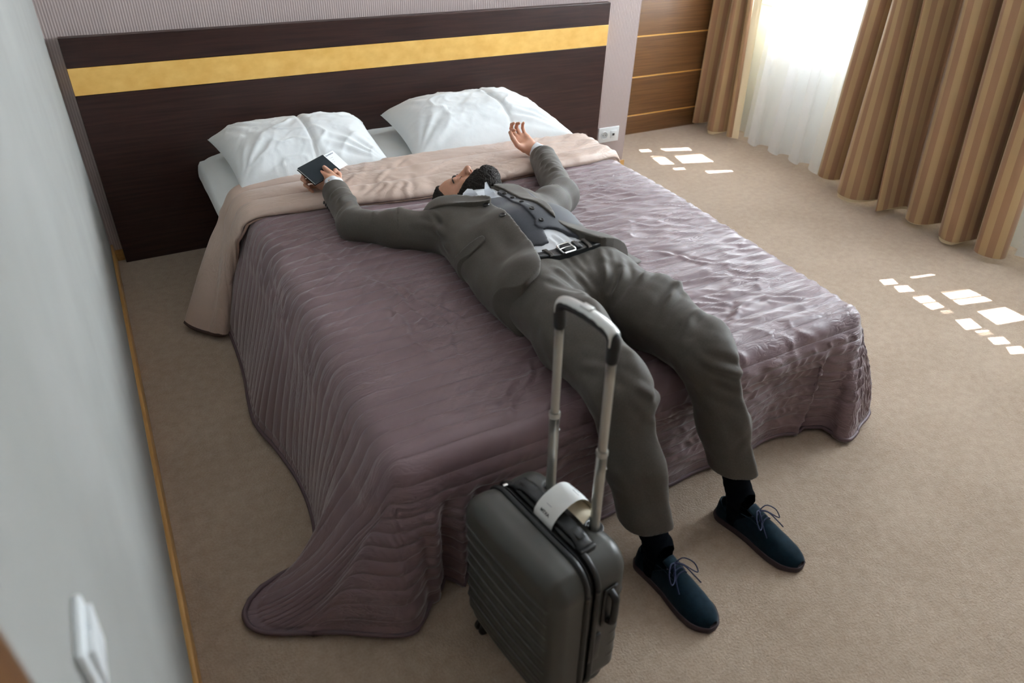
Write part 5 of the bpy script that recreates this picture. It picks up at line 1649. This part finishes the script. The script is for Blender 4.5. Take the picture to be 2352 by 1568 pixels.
closed_tube('frame_rim', ring(-.018, .000), .0075, M['rubber'], back)
# zip: tape band with two rows of teeth
P_ = np.stack([ring(-.047, .010), ring(-.040, .005), ring(-.032, .0035), ring(-.024, .005), ring(-.017, .010)], 1)
zp = grid_obj('zip', P_, M['zip_tape'], case)
closed_tube('zip_teeth', ring(-.0325, .0025), .0022, M['rubber'], zp, 6)
for s in (1, -1):
    q = ring(-.032, -.003)
bm = bmesh.new()
add_box(bm, (-.006, -.004, -.002), (.006, .004, .002), .0012)
bm.transform(Matrix.Translation(Vector(CS(-.034, -.135, .478))))
bm_obj('zip_pull', bm, M['steel'], zp, angle=40)
# top carry handle
rows = []
for wq in np.linspace(-.120, .120, 40):
    e = sstep(abs(wq), .085, .118)
    zc = .492 - .012 * e + .004 * math.cos(wq * 13)
    hw_ = .0165 + .003 * e
    th = .0055 + .003 * e
    sec = [(-hw_, -th), (-hw_, th * .6), (-hw_ * .7, th), (hw_ * .7, th), (hw_, th * .6), (hw_, -th)]
    rows.append([CS(-.004 + x, wq, zc + z) for x, z in sec])
hd = grid_obj('carry_handle', np.array(rows), M['rubber'], case, None, False, False, True)
for s in (-1, 1):
    bm = bmesh.new()
    vs = add_box(bm, (-.021, -.012, -.010), (.021, .012, .006), .004)
    for v in vs: v.co = Vector(CS(-.004 + v.co.x, s * .116 + v.co.y, .479 + v.co.z))
    bm_obj('handle_mount', bm, M['rubber'], hd, angle=40)
    bm = bmesh.new()
    vs = add_box(bm, (-.009, -.016, 0), (.009, .016, .0016), .0006)
    for v in vs: v.co = Vector(CS(-.004 + v.co.x, s * .090 + v.co.y, .4985 + v.co.z))
    bm_obj('handle_pad', bm, M['rubber'], hd, angle=40)
# side carry handle (window side) and its recessed plate
sh_ = [(.018, .180, .392), (.018, .197, .382), (.018, .200, .365), (.018, .200, .325), (.018, .197, .305), (.018, .180, .295)]
tube('side_handle', spline([CS(*q) for q in sh_], 30), .0088, M['rubber'], case, 10)
rows = [[CS(a, HW + .0015, z) for a in np.linspace(.000, .038, 5)] for z in np.linspace(.285, .402, 8)]
pl_ = grid_obj('side_plate', np.array(rows), M['rubber'], case); q = pl_.modifiers.new('thickness', 'SOLIDIFY'); q.thickness = .004
# combination lock under the side handle
bm = bmesh.new()
vs = add_box(bm, (-.016, -.003, -.045), (.016, .006, .045), .003)
for v in vs: v.co = Vector(CS(-.012 + v.co.x, HW + v.co.y, 0.215 + v.co.z))
bm_obj('lock_plate', bm, M['black'], case, angle=40)
# telescopic pull handle
for s in (-1, 1):
    ph_ = tube('lower_rod', np.linspace(CS(.056, s * .0775, .40), CS(.056, s * .0775, .685), 6), .0118, M['alu'], case, 16)
    tube('upper_rod', np.linspace(CS(.056, s * .0775, .60), CS(.056, s * .0775, .925), 6), .0098, M['alu'], ph_, 16)
    tube('rod_collar', [CS(.056, s * .0775, .678), CS(.056, s * .0775, .682), CS(.056, s * .0775, .690), CS(.056, s * .0775, .692)], [.0125, .0132, .0132, .0118], M['alu'], ph_, 16)
    bm = bmesh.new(); bmesh.ops.create_uvsphere(bm, u_segments=10, v_segments=6, radius=.0028, matrix=Matrix.Translation(Vector(CS(.066, s * .0775 + .006, .64))))
    bm_obj('lock_pin', bm, M['steel'], ph_, smooth=True)
    for dz in (.905, .893):
        tube('rivet', [CS(.047, s * .0775, dz), CS(.0455, s * .0775, dz)], .0022, M['grey_plastic'], ph_, 8)
    # black cup that the rod comes out of
    c = CS(.056, s * .0775, .468)
    P_ = np.zeros((3, 20, 3)); an = np.linspace(0, 2 * np.pi, 20, endpoint=False)
    for i, (r_, z_) in enumerate(((.0118, -.004), (.0185, .002), (.021, .000))):
        P_[i] = c + r_ * (np.cos(an)[:, None] * cD + np.sin(an)[:, None] * cW) + z_ * cU
    grid_obj('rod_cup', P_, M['rubber'], back, None, True, False, True)
gp = spline([CS(.056, -.0775, .915), CS(.056, -.0785, .945), CS(.056, -.072, .965), CS(.056, -.045, .973), CS(.056, 0, .976), CS(.056, .045, .973), CS(.056, .072, .965), CS(.056, .0785, .945), CS(.056, .0775, .915)], 60)
def f_grip(P):
    d, _ = seg_dist(P, gp)
    Q = to_case(P)
    return d - .0135
V, F = nets(f_grip, gp.min(0) - .04, gp.max(0) + .04, .0032, 10, 2)
grip = mesh_obj('pull_grip', V, F, M['black'], case)
def f_cap(P):
    d, fr = seg_dist(P, gp)
    Q = to_case(P)
    top = Q[:, 2] - np.interp(np.clip(Q[:, 1], -.08, .08), gp_w, gp_z)
    d = smax(d - .0152, .0040 - top, .003)
    return smax(d, np.abs(Q[:, 1]) - .083, .003)
gq = to_case(gp); o_ = np.argsort(gq[:, 1]); gp_w = gq[o_, 1]; gp_z = gq[o_, 2]
V, F = nets(f_cap, gp.min(0) - .04, gp.max(0) + .04, .0030, 10, 2)
mesh_obj('grip_cap', V, F, M['grip_silver'], grip)['label'] = 'silver top of the grip'
bm = bmesh.new()
vs = add_box(bm, (-.008, -.014, -.002), (.008, .014, .004), .002)
for v in vs: v.co = Vector(CS(.056 + v.co.x, v.co.y, .9895 + v.co.z))
bm_obj('release_button', bm, M['grip_silver'], grip, angle=40)
# wheels: four corners, each a forked pair of small tyres
for a in (-.098, .050):
    for w in (-.128, .128):
        bm = bmesh.new()
        vs = add_box(bm, (-.016, -.016, .036), (.016, .016, .062), .006)
        vs += add_box(bm, (-.018, -.0035, .012), (.016, .0035, .045), .002)
        for v in vs: v.co = Vector(CS(a + v.co.x, w + v.co.y, v.co.z))
        cs_ = bm_obj('caster', bm, M['rubber'], case, angle=40)
        for s in (-1, 1):
            c = CS(a - .006, w + s * .0095, .0235)
            prof = [(.004, -.005), (.018, -.0055), (.0225, -.003), (.0225, .003), (.018, .0055), (.004, .005)]
            an = np.linspace(0, 2 * np.pi, 24, endpoint=False)
            P_ = np.array([c + y * cW + r_ * (np.cos(an)[:, None] * cD + np.sin(an)[:, None] * cU) for r_, y in prof])
            grid_obj('tyre', P_, M['rubber'], cs_, None, True, False, True)

# ------------------------------------------------------------------ luggage tag
tagp = [(-.030, .470), (-.027, .492), (-.012, .514), (.012, .530), (.036, .536), (.055, .527), (.068, .510), (.076, .490), (.078, .480)]
pts = spline(np.array([(a, 0, z) for a, z in tagp]), 40)
lt = thing('luggage_tag', 'white paper luggage tag looped over the carry handle of the suitcase', 'tag', tuple(CS(0, 0, .49)))
def strip(name, pts, w0, w1, m, off):
    rows = []
    for i, p in enumerate(pts):
        f = i / (len(pts) - 1)
        rows.append([CS(p[0], w0 + (w1 - w0) * q + .022 * f, p[2] + off + .002 * math.sin(q * 3.1)) for q in np.linspace(0, 1, 6)])
    return grid_obj(name, np.array(rows), m, lt)
strip('paper_strip', pts, -.033, .033, M['paper'], 0.0)
strip('paper_backing', pts * np.array([1, 1, 1]), -.0325, .0325, M['paper_back'], -.0012)['label'] = 'cream reverse of the paper'
inner = spline(np.array([(.078, 0, .480), (.066, 0, .492), (.044, 0, .500), (.022, 0, .498)]), 14)
strip('folded_end', inner, -.010, .056, M['paper_back'], 0.0)
def text_mesh(name, body_, size, m, parent, origin, xdir, ydir, extrude=.0002, bold=.0):
    cu = bpy.data.curves.new(name, 'FONT'); cu.body = body_; cu.size = size; cu.extrude = extrude; cu.offset = bold
    cu.align_x = 'CENTER'; cu.align_y = 'CENTER'
    to = bpy.data.objects.new(name, cu); COL.objects.link(to)
    dg = bpy.context.evaluated_depsgraph_get()
    me = bpy.data.meshes.new_from_object(to.evaluated_get(dg))
    bpy.data.objects.remove(to); bpy.data.curves.remove(cu)
    xd = unit(xdir); zd = unit(np.cross(xd, ydir)); yd = np.cross(zd, xd)
    R = Matrix(((xd[0], yd[0], zd[0]), (xd[1], yd[1], zd[1]), (xd[2], yd[2], zd[2]))).to_4x4()
    me.transform(Matrix.Translation(Vector(origin)) @ R)
    me.materials.clear(); me.materials.append(m)
    o = bpy.data.objects.new(name, me); link(o, parent); bpy_parent_inverse(o, parent)
    return o
def on_tag(f, q):
    i = f * (len(pts) - 1); i0 = int(i); p = pts[i0] * (1 - (i - i0)) + pts[min(i0 + 1, len(pts) - 1)] * (i - i0)
    return CS(p[0], -.033 + .066 * q + .022 * f, p[2] + .002 * math.sin(q * 3.1))
up_ = on_tag(.22, .5) - on_tag(.08, .5)
nn_ = unit(np.cross(cW, up_)); nn_ = nn_ if nn_[2] > 0 else -nn_
text_mesh('tag_lettering', 'MTXA', .0105, M['ink'], lt, on_tag(.15, .48) + nn_ * .0008, cW, np.cross(nn_, cW), bold=.0002)
for f_, q_, l_ in ((.24, .45, .016), (.62, .40, .03), (.70, .55, .03), (.55, .65, .02)):
    a_, b_ = on_tag(f_, q_ - l_ / .13), on_tag(f_, q_ + l_ / .13)
    tube('printed_line', [a_ + A3(0, 0, .0005), b_ + A3(0, 0, .0005)], .0006, M['ink_grey'], lt, 5)

# ================================================================== BOOKLET AND CARD
bB, bR, bT, bL = A3(.621, 2.638, .605), A3(.751, 2.739, .605), A3(.6979, 2.7838, .661), A3(.570, 2.684, .660)
bn = unit(np.cross(bR - bB, bL - bB)); bn = bn if bn[2] > 0 else -bn
bk = thing('booklet', 'small black-covered booklet held in the hand in front of the white pillow', 'booklet', tuple((bB + bT) / 2 - bn * .006))
def plate(name, c4, o0, o1, m, parent, grow=0.0):
    c = np.mean(c4, axis=0)
    bm = bmesh.new()
    lo_ = [bm.verts.new(Vector(c + (p - c) * (1 + grow) + bn * o0)) for p in c4]
    hi_ = [bm.verts.new(Vector(c + (p - c) * (1 + grow) + bn * o1)) for p in c4]
    bm.faces.new(lo_[::-1]); bm.faces.new(hi_)
    for i in range(4): bm.faces.new((lo_[i], lo_[(i + 1) % 4], hi_[(i + 1) % 4], hi_[i]))
    bmesh.ops.recalc_face_normals(bm, faces=bm.faces[:])
    bmesh.ops.bevel(bm, geom=bm.edges[:], offset=min(.0006, abs(o1 - o0) * .3), segments=1, affect='EDGES')
    return bm_obj(name, bm, m, parent)
Q4 = [bB, bR, bT, bL]
M['book_cover'] = mat('black_leatherette', (0.008, 0.011, 0.013), 0.8, bump=0.2, bscale=300, bdist=0.0006, spec=0.15)
plate('cover', Q4, -.0016, 0.0, M['book_cover'], bk)
plate('cover', [p + (bB - bL) * .02 for p in Q4], -.0104, -.0088, M['book_cover'], bk)
pg = plate('pages', Q4, -.0084, -.0020, M['paper'], bk, -.035); pg['label'] = 'white page block'
e1, e2 = unit(bR - bB), unit(bL - bB)
cd = thing('paper_card', 'white printed card sticking out of the black booklet', 'card', tuple((bR + bT) / 2 - bn * .003))
C4 = [bR + (bT - bR) * .06 - e1 * .03, A3(.7985, 2.792, .6140), A3(.7596, 2.8283, .6590), bT - (bT - bR) * .02 - e1 * .03]
C4[1] = bR + (bT - bR) * .06 + e1 * .065; C4[2] = bT - (bT - bR) * .02 + e1 * .070
plate('card_sheet', C4, -.0068, -.0060, M['paper'], cd)
text_mesh('card_lettering', 'Boarding Pass', .0085, M['ink_blue'], cd, bT + e1 * .036 - e2 * .010 - bn * .0052, e1, e2)
for k in range(3):
    a_ = bT + e1 * .008 - e2 * (.026 + .010 * k) - bn * .0055
    tube('printed_line', [a_, a_ + e1 * (.03 - .006 * k)], .0004, M['ink_grey'], cd, 4)
